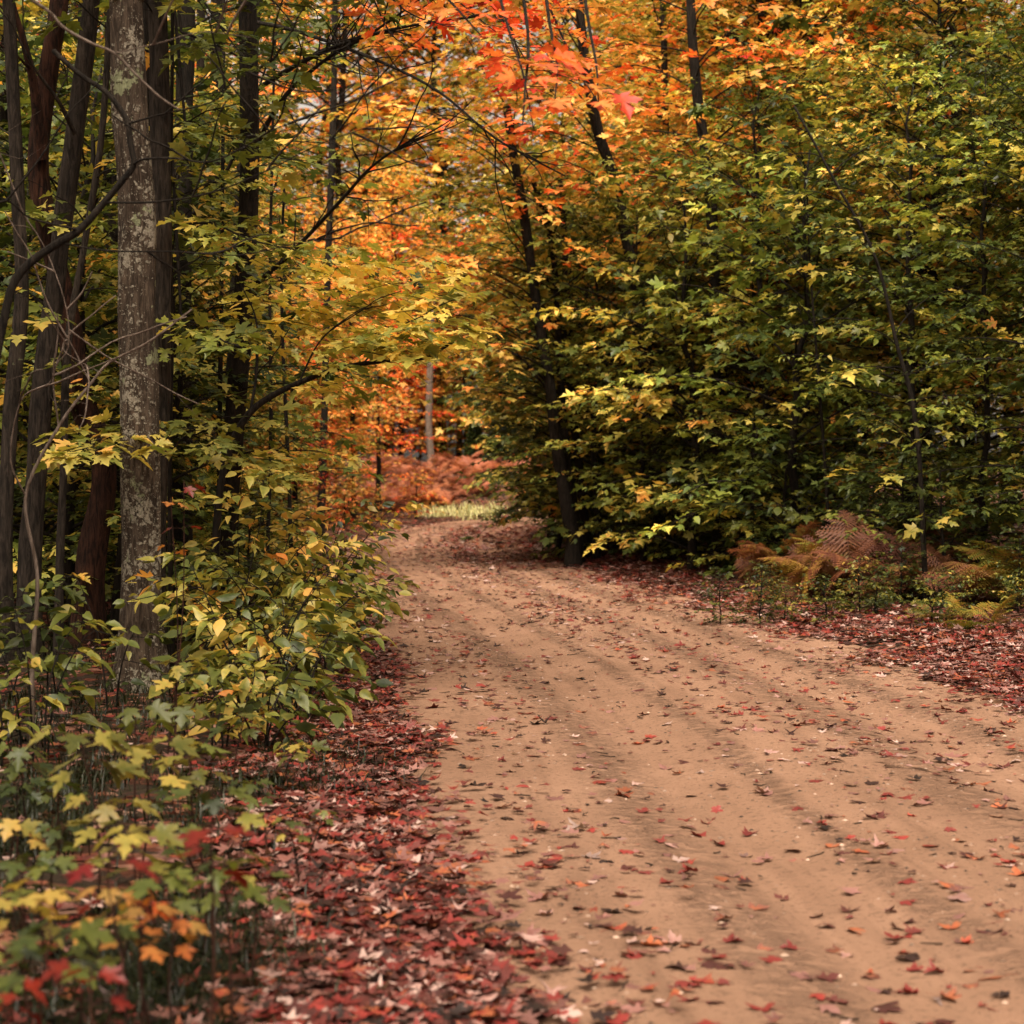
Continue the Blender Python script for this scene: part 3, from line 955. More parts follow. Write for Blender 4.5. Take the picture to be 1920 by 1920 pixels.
UH = {id(UND[0]): 5.2, id(UND[1]): 6.4, id(UND[2]): 4.3, id(UND[3]): 7.2, id(BEE[0]): 5.6, id(BEE[1]): 4.6}


def fit(pair, x, y):
    px = 960 + x / y * FPX
    top = random.uniform(60, 300) if px > 1500 else random.uniform(180, 420)
    h = max(3.2, CAMH + (HOR - top) * y / FPX)
    return min(1.35, h / UH[id(pair)])


def in_view(x, y, r):
    return abs(x) - r < .267 * y


G_R1, G_R2, G_R3 = 'young leafy trees at the right road edge', 'taller saplings behind the right road edge', 'tall trees deep in the right wood'
# right edge, first row: foliage down to the ground
for i, yc in enumerate(np.arange(17.2, 56, 1.8)):
    off = 1.75 + .5 * random.random() - (.45 if yc > 30 else 0) + (.7 if yc < 22 else 0)
    x, y = edge_xy(yc, 1, off)
    acc = .26 if random.random() < .16 else 0
    a = acc + float(np.interp(yc, [15, 22, 30, 40, 55], [.17, .23, .28, .32, .36])) + random.gauss(0, .055)
    pr = random.choice(UND) if i % 2 else random.choice(BEE)
    place('maple_tree' if i % 2 else 'beech_tree', pr, x, y, (a, .36, random.choice([.75, .95, 1.2, 1.5, 2.0])), fit(pr, x, y), f"{hue_word(a)} {'maple' if i % 2 else 'small-leaved beech'} leafed to the ground at the right road edge", 'tree', G_R1)
for i, yc in enumerate(np.arange(18.6, 54, 1.15)):
    off = 1.15 + .55 * random.random() - (.25 if yc > 30 else 0) + (.75 if yc < 22 else 0)
    x, y = edge_xy(yc, 1, off)
    a = float(np.interp(yc, [15, 22, 40, 55], [.15, .20, .26, .31])) + random.gauss(0, .05)
    place('bush', random.choice(BSH), x, y, (a, .36, random.uniform(.75, 1.25)), random.uniform(.7, 1.1), f"low {hue_word(a)} bush under the trees at the right road edge", 'bush', 'low bushes along the right road edge')
for x, y in [(.75, 31.2), (1.3, 29.6), (.75, 37.5), (1.2, 33), (1.9, 27.6), (1.0, 41), (1.7, 36), (2.4, 25.6), (2.1, 31)]:
    pr = random.choice(UND)
    place('maple_tree', pr, x, y, (random.gauss(.34, .05), .42, random.uniform(1.1, 1.6)), fit(pr, x, y) * .95, "leafy olive maple closing the left end of the right tree wall", 'tree', G_R1)
for i, yc in enumerate(np.arange(16, 60, 2.1)):
    off = 3.7 + 1.0 * random.random()
    x, y = edge_xy(yc, 1, off)
    if not in_view(x, y, 2.2): continue
    a = float(np.interp(yc, [15, 20, 28, 36, 55], [.26, .32, .42, .52, .55])) + random.gauss(0, .08)
    pr = random.choice(UND)
    place('maple_tree', pr, x, y, (a, .40, random.uniform(1.0, 1.5)), fit(pr, x, y) * 1.12, f"slim {hue_word(a)} maple in the second row back from the right road edge", 'tree', G_R2)
for off0, y0, y1, st in ((6.0, 19, 70, 3.4), (9.5, 30, 84, 4.4), (14, 42, 96, 5.5)):
    for i, yc in enumerate(np.arange(y0, y1, st)):
        if yc < 58:
            x, y = edge_xy(min(yc, 56), 1, off0 + random.uniform(-.9, .9))
            if yc > 44:
                x, y = off0 - 1.2 + random.uniform(-.9, .9), yc
        else:
            x, y = off0 + 2 + random.uniform(-2, 2), yc + random.uniform(-1, 1)
            if abs(road_uv(np.array([x]), np.array([y]))[0][0]) < 3.2: y += 7
        if not in_view(x, y, 3) or (.145 < x / y < .235 and y > 40): continue
        a = float(np.interp(yc, [18, 26, 34, 50, 90], [.34, .44, .56, .62, .60])) + random.gauss(0, .09)
        place('maple_tree', random.choice(TAL), x, y, (a, .34, random.uniform(.95, 1.25)), random.uniform(.78, 1.05), f"tall {hue_word(a)} maple {'just behind the right saplings' if off0 < 7 else 'deep in the right wood'}", 'tree', G_R3)

for x, y in BRUSH:
    place('bush', random.choice(BSH), x, y, (random.gauss(.25, .06), .45, random.uniform(.5, .95)), random.uniform(.2, .38), 'low green bush growing among the rusty bracken', 'bush', 'low bushes among the bracken')

# left side
G_L1, G_L2, G_L3 = 'young leafy trees at the left road edge', 'saplings inside the left wood', 'tall trees deep in the left wood'
for i, yc in enumerate(np.arange(15.5, 52, 1.9)):
    x, y = edge_xy(yc, -1, 1.55 + .7 * random.random() + (.3 if yc < 22 else 0) + (1.1 if yc > 30 else 0))
    a = float(np.interp(yc, [14, 20, 28, 40, 52], [.27, .31, .37, .45, .50])) + random.gauss(0, .07)
    place('maple_tree', random.choice(UND), x, y, (a, .48, random.uniform(1.1, 1.6)), random.uniform(.6, .85), f"{hue_word(a)} maple sapling leaning over the left road edge", 'tree', G_L1)
for i, yc in enumerate(np.arange(16.5, 54, 2.4)):
    x, y = edge_xy(yc, -1, 1.05 + .5 * random.random())
    a = float(np.interp(yc, [14, 22, 30, 52], [.26, .33, .48, .62])) + random.gauss(0, .08)
    place('bush', random.choice(BSH), x, y, (a, .45, random.uniform(.85, 1.2)), random.uniform(.6, .95), f"low {hue_word(a)} bush at the left road edge", 'bush', 'low bushes along the left road edge')
for off0, y0, y1, st in ((2.9, 15.5, 56, 2.3), (4.9, 17, 60, 3.0)):
    for i, yc in enumerate(np.arange(y0, y1, st)):
        x, y = edge_xy(min(yc, 48), -1, off0 + random.uniform(-.6, .6) + max(0, yc - 30) * .09)
        y = yc
        if not in_view(x, y, 2): continue
        a = float(np.interp(yc, [15, 22, 30, 40, 60], [.26, .29, .35, .43, .48])) + random.gauss(0, .07) + (.3 if random.random() < .14 else 0)
        place('maple_tree', random.choice(UND), x, y, (a, .48, random.uniform(1.1, 1.6)), random.uniform(.85, 1.2), f"slender {hue_word(a)} maple inside the left wood", 'tree', G_L2)
for off0, y0, y1, st in ((7.8, 26, 62, 4.2), (12, 38, 74, 5.0), (8.5, 54, 74, 6)):
    for i, yc in enumerate(np.arange(y0, y1, st)):
        x, y = edge_xy(min(yc, 45), -1, off0 + random.uniform(-1, 1))
        y = yc
        if not in_view(x, y, 3): continue
        a = float(np.interp(yc, [22, 34, 46, 70], [.29, .36, .42, .47])) + random.gauss(0, .06) + (.32 if random.random() < .2 else 0)
        place('maple_tree', random.choice(TAL), x, y, (a, .44, random.uniform(1.4, 1.9)), random.uniform(.75, 1.0), f"tall {hue_word(a)} maple in the left wood", 'tree', G_L3)

for x, y, a, v, s, k, lab in [(-6.2, 23, .20, .5, .55, 0, 'dark green maple in the shade between the left trunks, nearest one'), (-5.0, 25, .24, .55, .55, 2, 'shaded green maple behind the lichen covered trunk'), (-7.0, 27, .22, .5, .6, 1, 'shaded dark maple deep behind the left edge trunks'),  # low values paint the shade between the trunks into the leaves
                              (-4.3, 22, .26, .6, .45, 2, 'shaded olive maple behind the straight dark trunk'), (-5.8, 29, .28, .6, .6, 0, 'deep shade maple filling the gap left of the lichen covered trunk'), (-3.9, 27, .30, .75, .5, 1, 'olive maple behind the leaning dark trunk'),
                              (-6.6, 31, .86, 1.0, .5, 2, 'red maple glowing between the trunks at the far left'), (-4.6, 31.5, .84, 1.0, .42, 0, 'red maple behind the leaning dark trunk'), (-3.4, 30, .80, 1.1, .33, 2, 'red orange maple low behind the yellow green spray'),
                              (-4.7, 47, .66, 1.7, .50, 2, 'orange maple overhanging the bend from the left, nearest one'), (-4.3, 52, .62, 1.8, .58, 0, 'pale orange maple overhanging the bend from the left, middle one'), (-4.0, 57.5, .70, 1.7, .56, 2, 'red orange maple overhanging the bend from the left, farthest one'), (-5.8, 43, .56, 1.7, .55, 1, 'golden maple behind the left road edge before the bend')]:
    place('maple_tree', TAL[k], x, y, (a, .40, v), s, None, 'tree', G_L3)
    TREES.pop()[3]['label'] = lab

# beyond the bend: leaf values raised to paint in the clearing's brightness
for i, (x, y, a, s) in enumerate([(-7.5, 79, .70, .80), (-4.6, 80, .66, .75), (-1.9, 82, .60, .9), (.8, 84, .63, .85), (3.4, 82, .66, .8), (6.4, 84, .58, .9),
                                  (-9.5, 90, .60, 1.0), (-6, 92, .55, 1.05), (-2.6, 94, .62, 1.1), (.4, 95, .52, 1.1), (4, 94, .58, 1.05), (7.6, 95, .62, 1.0),
                                  (-13, 99, .6, 1.15), (-8.6, 104, .55, 1.2), (-4.2, 106, .62, 1.2), (0, 108, .55, 1.25), (4.6, 106, .6, 1.2), (9.5, 104, .62, 1.15), (14, 101, .55, 1.1), (-18, 104, .62, 1.1),
                                  (-22, 122, .6, 1.3), (-15, 124, .55, 1.35), (-8, 126, .6, 1.4), (-1, 127, .55, 1.4), (6, 126, .6, 1.35), (13, 124, .6, 1.35), (20, 122, .58, 1.3), (27, 118, .6, 1.25)]):
    place('maple_tree', TAL[i % 3], x, y, (a - .11 + random.gauss(0, .05), .55, random.uniform(1.6, 1.9)), s, f"{hue_word(a)} maple standing beyond the far bend", 'tree', 'trees beyond the far bend')

for i, (x, y, a, s) in enumerate([(-13, 82, .58, .95), (-7.8, 84, .66, 1.0), (-3.2, 86, .60, .95), (1.6, 88, .56, 1.05), (6.5, 86, .62, 1.0), (11.5, 84, .6, 1.0), (-10, 100, .52, 1.1), (-4, 101, .62, 1.15), (2.5, 102, .5, 1.15), (9, 100, .6, 1.1), (-17, 100, .6, 1.1), (16, 98, .58, 1.1)]):
    place('maple_tree', BIG[i % 2], x, y + 1, (a - .11 + random.gauss(0, .05), .55, random.uniform(1.6, 1.9)), s * 1.28, f"towering {hue_word(a)} maple standing beyond the far bend", 'tree', 'trees beyond the far bend')
for i in range(44):
    x = -16 + i * .7 + random.gauss(0, .3); y = 77.5 + random.random() * 7
    a = .55 + random.gauss(0, .13)
    place('maple_tree', UND[i % 4], x, y, (a, .5, random.uniform(1.5, 1.9)), random.uniform(.9, 1.4), f"small {hue_word(a)} maple on top of the far bank", 'tree', 'small trees on the far bank')
# wide crowns arching over the road before the bend
for x, y, a, s, lab in [(3.6, 33, .52, .50, 'wide golden maple arching over the road from the right, nearest of the arching trees'), (3.2, 41, .60, .58, 'wide orange maple arching over the road from the right before the bend'), (4.2, 50, .52, .66, 'wide yellow maple arching over the road end from the right'),
                        (-6.2, 40, .60, .55, 'wide orange maple arching over the road from the left'), (-6.0, 52, .54, .62, 'wide yellow maple arching over the road end from the left'), (-4.6, 62, .62, .72, 'wide orange maple left of the far bend'),
                        (3.9, 29, .58, .46, 'wide orange maple whose crown fills the top right of centre'), (9.0, 35, .56, .55, 'wide amber maple deep behind the right saplings'), (5.0, 23, .42, .36, 'yellow green maple with broad crown above the right saplings'), (6.9, 22, .36, .34, 'olive maple with broad crown at the top right')]:
    if 'from the left' in lab or 'left of the far' in lab: continue
    e = place('maple_tree', BIG[len(TREES) % 2], x, y, (a - .10, .58, 1.6), s, None, 'tree', 'wide maples arching over the road')
    TREES.pop()
    e['label'] = lab
for x, y, lab in [(-4.6, 3.5, 'unseen maple added left of the camera to shade the foreground'), (-5.4, 7.6, 'unseen maple added at the left to shade the seedlings'), (7.6, 9.5, 'unseen maple added on the right to shade the verge')]:  # trees outside the view, added only to shade foreground and verge
    e = place('maple_tree', TAL[0], x, y, (.35, .3, 1.0), .9, None, 'tree', 'unseen maples added for shade')
    TREES.pop()
    e['label'] = lab

# dark spruces beyond the bend
def spruce():
    tm, cm, bag = MB(), MB(), LeafBag()
    H = 4.6
    tube(tm, [(0, 0, -.2), (0.03, 0, H * .5), (0, 0, H)], [.09, .05, .01], 7)
    p, a, n, s = [], [], [], []
    for i in range(150):
        u = (i + random.random()) / 150
        L = 1.25 * (1 - u) ** .8 + .1
        az = i * 2.4
        for q in range(34):
            f = random.random() ** .6
            off = random.gauss(0, .10) * (1 - f * .4)
            p.append((math.cos(az) * L * f - math.sin(az) * off, math.sin(az) * L * f + math.cos(az) * off, .15 + u * (H - .2) - .3 * L * f * f + random.gauss(0, .03)))
            a.append((math.cos(az) + random.gauss(0, .5), math.sin(az) + random.gauss(0, .5), -.1 + random.gauss(0, .3)))
            n.append((random.gauss(0, .6), random.gauss(0, .6), 1))
            s.append(random.uniform(.16, .28))
    nn = len(p)
    sh = (outline([(0, 0), (.26, .3), (.18, .7), (0, 1.05)]), (0, .5))
    leaves(cm, np.array(p), np.array(a), np.array(n), np.array(s), sh, rnd_tail(nn), R.random(nn))
    return tm.mesh('spruce_trunk', [M_BARK]), cm.mesh('spruce_crown', [M_LEAF])


SP = spruce()
for x, y, s, lab in [(-.3, 77.5, .62, 'dark green spruce in the gap at the end of the road'), (.9, 79, .72, 'tallest dark spruce right of the gap at the road end'), (-1.5, 78.5, .42, 'smallest dark spruce beside the pale far trunk')]:
    e = place('spruce_tree', SP, x, y, (.10, .10, 1.0), s * 1.15, None, 'tree', 'spruces beyond the bend')
    TREES.pop()
    e['label'] = lab

# number the look-alikes by what one can find
gr = defaultdict(list)
for a in TREES:
    gr[a[0]].append(a)
for ph, lst in gr.items():
    lst.sort(key=lambda q: q[1])
    for i, q in enumerate(lst):
        q[3]['label'] = ph if len(lst) == 1 else (f"nearest {ph}" if i == 0 else f"farthest {ph}" if i == len(lst) - 1 else f"{ORD[i]}nearest {ph}")


# ------------------------------------------------------------------ the trunks of the left wood, one by one
def photo_path(pts, d, n=26, d2=None):
    k = len(pts)
    dd = np.linspace(d, d if d2 is None else d2, k)
    return spline([P(px, py, q) for (px, py), q in zip(pts, dd)], n)


def bare_twigs(mb, path, n, lmin, lmax, rad, seedaz=None):
    for i in range(n):
        j = random.randrange(len(path) // 4, len(path) - 1)
        d = path[min(j + 1, len(path) - 1)] - path[j - 1]
        d /= np.linalg.norm(d) + 1e-9
        q = d * .8 + np.array([random.gauss(0, .5), random.gauss(0, .5), random.gauss(.12, .45)])
        q /= np.linalg.norm(q)
        L = random.uniform(lmin, lmax)
        pts = [path[j]]
        for s in range(6):
            q = q + np.array([random.gauss(0, .14), random.gauss(0, .14), random.gauss(.02, .13)])
            q /= np.linalg.norm(q)
            pts.append(pts[-1] + q * L / 6)
        pts = spline(pts, 12)
        tube(mb, pts, np.linspace(max(rad, .0052), .003, 12), 4)
        if L > .35 and random.random() < .75:
            for w in range(2):
                b = pts[random.randrange(4, 10)]
                q2 = q + np.array([random.gauss(0, .7), random.gauss(0, .6), random.gauss(.1, .6)])
                q2 /= np.linalg.norm(q2)
                l2 = L * random.uniform(.25, .5)
                tube(mb, spline([b, b + q2 * l2 * .5 + np.array([0, 0, random.gauss(0, .02)]), b + q2 * l2], 6), np.linspace(rad * .5, rad * .25, 6), 3)


HERO = []
SAPS = []


def hero_tree(kind, label, pts, d, r, bark, cat='tree', group=None, d2=None, taper=.55, limbs=(), crown=None, twigs=None, sides=14):
    """trunk drawn through photo points at one distance; limbs = [(points, d, d2, r, n_twigs)]"""
    path = photo_path(pts, d, 40, d2)
    base = path[0].copy()
    z0 = float(surf_z(np.array([base[0]]), np.array([base[1]]))[0])
    if base[2] > z0 - .1:
        path = np.vstack([[base[0], base[1], z0 - .2], path])
        base = path[0]
    base = np.array([base[0], base[1], z0])
    e = empty(kind, base, label, cat, group)
    mb = MB()
    s = np.linspace(0, 1, len(path))
    zz = path[:, 2] - z0
    rr = r * (1 - (1 - taper) * s) * (1 + .6 * np.exp(-np.clip(zz, 0, 9) / .22))
    tube(mb, path - base, rr, sides, bumpy=.15)
    link('trunk', mb.mesh('trunk', [bark]), e)
    for lp, ld, ld2, lr, nt in limbs:
        q = photo_path(lp, ld, 26, ld2) - base
        mb = MB()
        tube(mb, q, np.linspace(lr, lr * .3, len(q)), 7, bumpy=.12)
        if nt:
            bare_twigs(mb, q, nt, .15, .75, max(.0022, lr * .32))
        link('branch', mb.mesh('branch', [bark]), e)
    HERO.append((e, base, path, bark))
    return e, base, path


G_T = 'bare trunks standing in the left wood'
eA, bA, pA = hero_tree('maple_tree', 'thick grey trunk covered in pale lichen at the left roadside', [(262, 1345), (263, 1200), (266, 1000), (262, 800), (257, 600), (256, 400), (245, 200), (236, 0), (230, -200), (228, -500), (230, -900)], 11.6, .128, M_LICHEN, taper=.72, sides=28,
                        limbs=[([(248, 20), (330, -120), (470, -260), (640, -380)], 11.6, 11.0, .035, 6)])
hero_tree('maple_tree', 'dark brown trunk touching the lichen covered one on its right', [(287, 1320), (292, 1000), (300, 700), (302, 400), (300, 150), (296, 0), (296, -500)], 12.4, .072, M_SPECK, group=G_T, taper=.85, sides=20)
hero_tree('maple_tree', 'straight dark trunk second to the right of the lichen covered one', [(345, 1180), (340, 900), (342, 600), (344, 300), (350, 0), (352, -400)], 17.0, .095, M_BARK, group=G_T, taper=.75, sides=16,
          limbs=[([(346, 420), (420, 330), (470, 210), (520, 60)], 17, 16.5, .022, 4)])
hero_tree('maple_tree', 'dark trunk leaning right behind the yellow green leaves', [(425, 1120), (432, 900), (438, 700), (448, 500), (460, 280), (468, 130), (478, 0), (490, -300)], 19.0, .085, M_BARK, group=G_T, taper=.8,
          limbs=[([(462, 180), (560, 120), (650, 80), (760, 50), (900, 30)], 15.5, 13.0, .024, 22),
                 ([(455, 330), (520, 200), (600, 120), (700, 60), (800, -10)], 15.8, 13.5, .022, 18),
                 ([(445, 560), (540, 480), (640, 375), (700, 310), (790, 250)], 15, 13.2, .022, 18),
                 ([(470, 40), (560, 60), (700, 110), (820, 170), (930, 260), (1060, 330)], 15.6, 13.0, .018, 16)])
hero_tree('maple_tree', 'grey speckled trunk leaning right, at the left edge', [(52, 1180), (60, 1000), (78, 760), (105, 520), (135, 290), (160, 100), (172, 0), (200, -300)], 13.2, .078, M_SPECK, group=G_T, taper=.72,
          limbs=[([(140, 250), (110, 190), (60, 120), (10, 20)], 13.1, 12.6, .018, 4)])
hero_tree('snag', 'crooked shaggy dark trunk with torn rotten bark', [(165, 1150), (172, 1050), (192, 930), (188, 840), (150, 740), (128, 600), (95, 450), (72, 330), (78, 220), (98, 90), (112, 0), (125, -200)], 14.2, .105, M_ROT, group=G_T, taper=.62,
          limbs=[([(78, 300), (66, 170), (45, 80), (10, -40)], 14.1, 13.8, .05, 3)])
hero_tree('maple_tree', 'thin pale grey trunk at the far left margin', [(8, 1160), (10, 950), (22, 760), (40, 560), (32, 330), (22, 120), (16, 0), (10, -200)], 12.8, .055, M_SPECK, group=G_T, taper=.7)
hero_tree('sapling', 'thin leaning grey sapling left of the lichen covered trunk', [(110, 1140), (118, 900), (128, 640), (160, 450), (190, 260), (204, 60), (212, -100)], 13.0, .028, M_SPECK, group=G_T, taper=.7)
hero_tree('sapling', 'hair thin dark sapling just right of the dark brown trunk', [(322, 1200), (318, 900), (322, 640), (318, 420), (322, 200), (324, -60)], 12.6, .016, M_BARK, group=G_T, taper=.7)
hero_tree('sapling', 'very thin upright sapling in front of the leaning dark trunk', [(408, 1150), (412, 800), (416, 500), (418, 250), (420, -30)], 16, .022, M_BARK, group=G_T, taper=.6)
hero_tree('sapling', 'very thin upright sapling right of the leaning dark trunk', [(500, 1100), (508, 800), (506, 560), (510, 300), (516, 60)], 17, .018, M_BARK, group=G_T, taper=.6)
hero_tree('sapling', 'thin dark sapling among red leaves right of the leaning trunk', [(548, 1090), (540, 860), (530, 640), (528, 480), (534, 330)], 18, .02, M_BARK, group=G_T, taper=.6)

# further dark trunks inside both woods
for px, y0, d, r, lean, lab in [(212, 1120, 20, .12, .0, 'broad black trunk seen left of the lichen covered one'), (135, 1110, 22, .09, 20, 'black trunk deep in the wood behind the shaggy one'),
                                (30, 1100, 21, .10, -15, 'black trunk deep in the wood at the left edge'), (392, 1060, 25, .09, 12, 'far dark trunk between the two leaning stems'),
                                (372, 1080, 23, .06, 4, 'narrow black trunk hugging the straight dark one'), (600, 1030, 34, .07, 25, 'distant thin trunk among the orange leaves on the left'), (250, 1080, 26, .12, 8, 'wide shadowed trunk far behind the lichen covered one')]:
    hero_tree('maple_tree', lab, [(px, y0), (px + lean * .3, 800), (px + lean * .6, 500), (px + lean, 200), (px + lean * 1.2, -100), (px + lean * 1.3, -420)], d, r, M_BARK, group=G_T, taper=.7)
G_RT = 'dark trunks showing in the right wood'
for pts, d, r, lab in [([(1075, 1010), (1050, 880), (1030, 720), (1008, 580), (985, 420), (965, 300), (950, 200)], 28.5, .10, 'thick dark trunk leaning left over the far road'),
                       ([(1085, 1010), (1062, 850), (1050, 700), (1045, 560), (1030, 430), (1000, 340)], 29.2, .07, 'middle one of three dark leaning trunks by the bend'),
                       ([(1100, 1010), (1082, 850), (1068, 720), (1056, 600), (1060, 480), (1050, 330)], 30.2, .07, 'right one of three dark leaning trunks by the bend'),
                       ([(1245, 1030), (1232, 800), (1205, 620), (1180, 470), (1150, 330), (1120, 240), (1095, 100), (1085, 0)], 28, .11, 'long dark trunk leaning left under the orange crown'),
                       ([(1350, 1040), (1345, 700), (1335, 400), (1322, 280), (1308, 180), (1296, 40), (1290, -200)], 26, .095, 'upright dark trunk below the orange crown'),
                       ([(1290, 1030), (1285, 700), (1265, 400), (1250, 300), (1245, 100), (1240, -100)], 31, .08, 'narrower dark trunk left of the upright one'),
                       ([(1480, 1000), (1475, 500), (1462, 140), (1448, 60), (1432, 0), (1400, -250)], 30, .20, 'broad dark trunk at the top of the right wood'),
                       ([(1520, 1000), (1520, 500), (1516, 150), (1514, 60), (1508, 0), (1505, -250)], 29, .12, 'dark trunk against white sky at the top right'),
                       ([(1590, 1000), (1588, 500), (1582, 130), (1584, 60), (1588, 0), (1592, -250)], 31, .16, 'darkest trunk against white sky at the top right'),
                       ([(1400, 1010), (1398, 500), (1390, 130), (1382, 50), (1372, -80)], 33, .12, 'dark trunk left of the broad one at the top'),
                       ([(1700, 1010), (1695, 600), (1690, 200), (1690, 60), (1688, -200)], 30, .09, 'shadowed trunk under the yellow green top right leaves')]:
    hero_tree('maple_tree', lab, pts, d, r, M_BARK, group=G_RT, taper=.6, sides=10,
              limbs=[([pts[2], (pts[2][0] - 70, pts[2][1] - 60), (pts[2][0] - 150, pts[2][1] - 90)], d, d - .6, r * .22, 2), ([pts[3], (pts[3][0] + 60, pts[3][1] - 50), (pts[3][0] + 130, pts[3][1] - 110)], d, d - .6, r * .2, 2)])
for pts, d, r, a, lab in [([(1735, 1100), (1718, 800), (1680, 640), (1640, 480), (1560, 330), (1490, 200)], 18.6, .026, .42, 'long thin sapling slanting left across the green right wall'),
                          ([(1560, 1090), (1545, 850), (1530, 650), (1518, 480), (1512, 330)], 22.0, .022, .38, 'thin upright sapling in the middle of the green right wall'),
                          ([(1380, 1050), (1370, 800), (1352, 600), (1330, 450)], 26.5, .026, .40, 'leaning sapling left of the middle of the green wall')]:
    e, base, path = hero_tree('sapling', lab, pts, d, r, M_BARK, group='slim saplings in front of the right wood', taper=.4, sides=7)
    SAPS.append((e, base, path, a))
hero_tree('birch_tree', 'pale trunk at the end of the road under orange leaves', [(806, 892), (808, 860), (804, 800), (806, 700), (810, 560)], 78, .16, M_PALE, taper=.8, sides=10)

def crown_on(e, base, path, z0, z1, n, L, color, size, shape=MAPLE, el=.35, bias=None, step=.24, gap=.12):
    tm, cm, bag = MB(), MB(), LeafBag()
    q = path - base
    for i in range(n):
        z = z0 + (z1 - z0) * (i + R.random()) / n
        p = np.array([np.interp(z, q[:, 2], q[:, c]) for c in range(3)])
        az = i * 2.4 + R.normal(0, .3)
        if bias is not None and R.random() < .6:
            az = bias + R.normal(0, .7)
        lp = limb(p, az, .35 + .6 * R.random(), L * (.6 + .6 * R.random()), 1.0, 8, .2)
        tube(cm, lp, np.linspace(.004 + .004 * L, .002, len(lp)), 5, 1)
        leaf_limb(bag, cm, lp, step, gap, size)
    bag.emit(cm, shape)
    link('crown', cm.mesh('crown', [M_LEAF, M_BARK]), e, color)


for e, base, path, a in SAPS:
    HERO[:] = [h for h in HERO if h[0] != e]
    crown_on(e, base, path, .35, path[-1, 2] - base[2], 16, .9, (a - .04, .26, 1.05), .115, MAPLE, bias=PI * 1.2, step=.15, gap=.085)


for e, base, path, bark in list(HERO):
    d = base[1]
    name = e.name
    if name.startswith('dead') or name.startswith('snag') or name.startswith('birch') or d > 60:
        continue
    H = path[-1, 2] - base[2]
    if base[0] < 0 and d < 30 and e.get('group') != 'dark trunks showing in the right wood':
        if d < 12.2:
            crown_on(e, base, path, 6.6, H, 14, 2.2, (.40, .3, 1.1), .14, MAPLE_LOW)  # crown above the view, added to shade the left side
        elif name.startswith('sapling'):
            crown_on(e, base, path, 1.2, H, 9, .8, (.31 + random.gauss(0, .06), .4, 1.15), .12, MAPLE, step=.16, gap=.09)
        elif d > 15:
            crown_on(e, base, path, 2.6, H, 16, 1.7, (.30 + random.gauss(0, .05), .36, 1.2), .135, MAPLE)
        else:
            crown_on(e, base, path, 6.3, H, 10, 1.8, (.36, .36, 1.1), .14, MAPLE_LOW)
    elif base[0] > 0:
        lean3 = d > 28.3 and path[-1, 0] < 1.1
        z0 = 2.2 if lean3 else 5.0
        crown_on(e, base, path, z0, H, 26 if lean3 else 20, 2.4, ((.42 if lean3 else .60) + random.gauss(0, .05), .5, 1.4), .15, MAPLE, bias=PI)


# crooked dead saplings with bare twigs in front of the left trunks
hero_tree('dead_sapling', 'crooked black dead sapling bending across the lichen covered trunk', [(-110, 1330), (-70, 1000), (-20, 740), (8, 600), (26, 530), (62, 488), (110, 455), (150, 430), (196, 378), (232, 335), (251, 308), (244, 270), (240, 232), (222, 200), (196, 170), (150, 140), (100, 95)], 8.6, .021, M_BARK, taper=.55, sides=10,
          limbs=[([(250, 308), (272, 298), (330, 297), (390, 304), (450, 280), (520, 240), (600, 215)], 8.6, 8.0, .0065, 5), ([(196, 380), (300, 378), (400, 360), (500, 320), (600, 270), (700, 235)], 8.6, 7.8, .0055, 5),
                 ([(150, 432), (60, 410), (20, 380), (-30, 360)], 8.6, 8.2, .006, 4), ([(110, 455), (200, 470), (330, 472), (450, 478), (560, 455), (640, 440)], 8.6, 8.4, .0048, 5),
                 ([(240, 232), (300, 215), (400, 190), (440, 150), (520, 110)], 8.6, 8.0, .005, 5)])
hero_tree('dead_sapling', 'pale dry dead stem slanting down across the top left', [(-260, 1330), (-270, 700), (-200, 200), (-60, -40), (75, 10), (120, 52), (170, 80), (215, 100), (255, 140), (300, 182), (335, 205)], 7.6, .0085, M_PALE, taper=.5, sides=8,
          limbs=[([(215, 100), (300, 80), (380, 60), (470, 70)], 7.6, 7.2, .003, 3)])
hero_tree('dead_sapling', 'thin grey dead shrub with forked twigs at the left edge', [(60, 1250), (70, 1080), (48, 930), (110, 800), (170, 720), (205, 680), (280, 640), (360, 580)], 9.2, .010, M_PALE, taper=.4, sides=8,
          limbs=[([(110, 800), (100, 700), (128, 650), (120, 560), (70, 440), (20, 420)], 9.2, 9.0, .005, 6), ([(170, 720), (130, 640), (122, 660), (190, 700)], 9.2, 9.0, .004, 2), ([(48, 930), (20, 860), (40, 750), (90, 720), (105, 690)], 9.2, 8.9, .005, 4)])

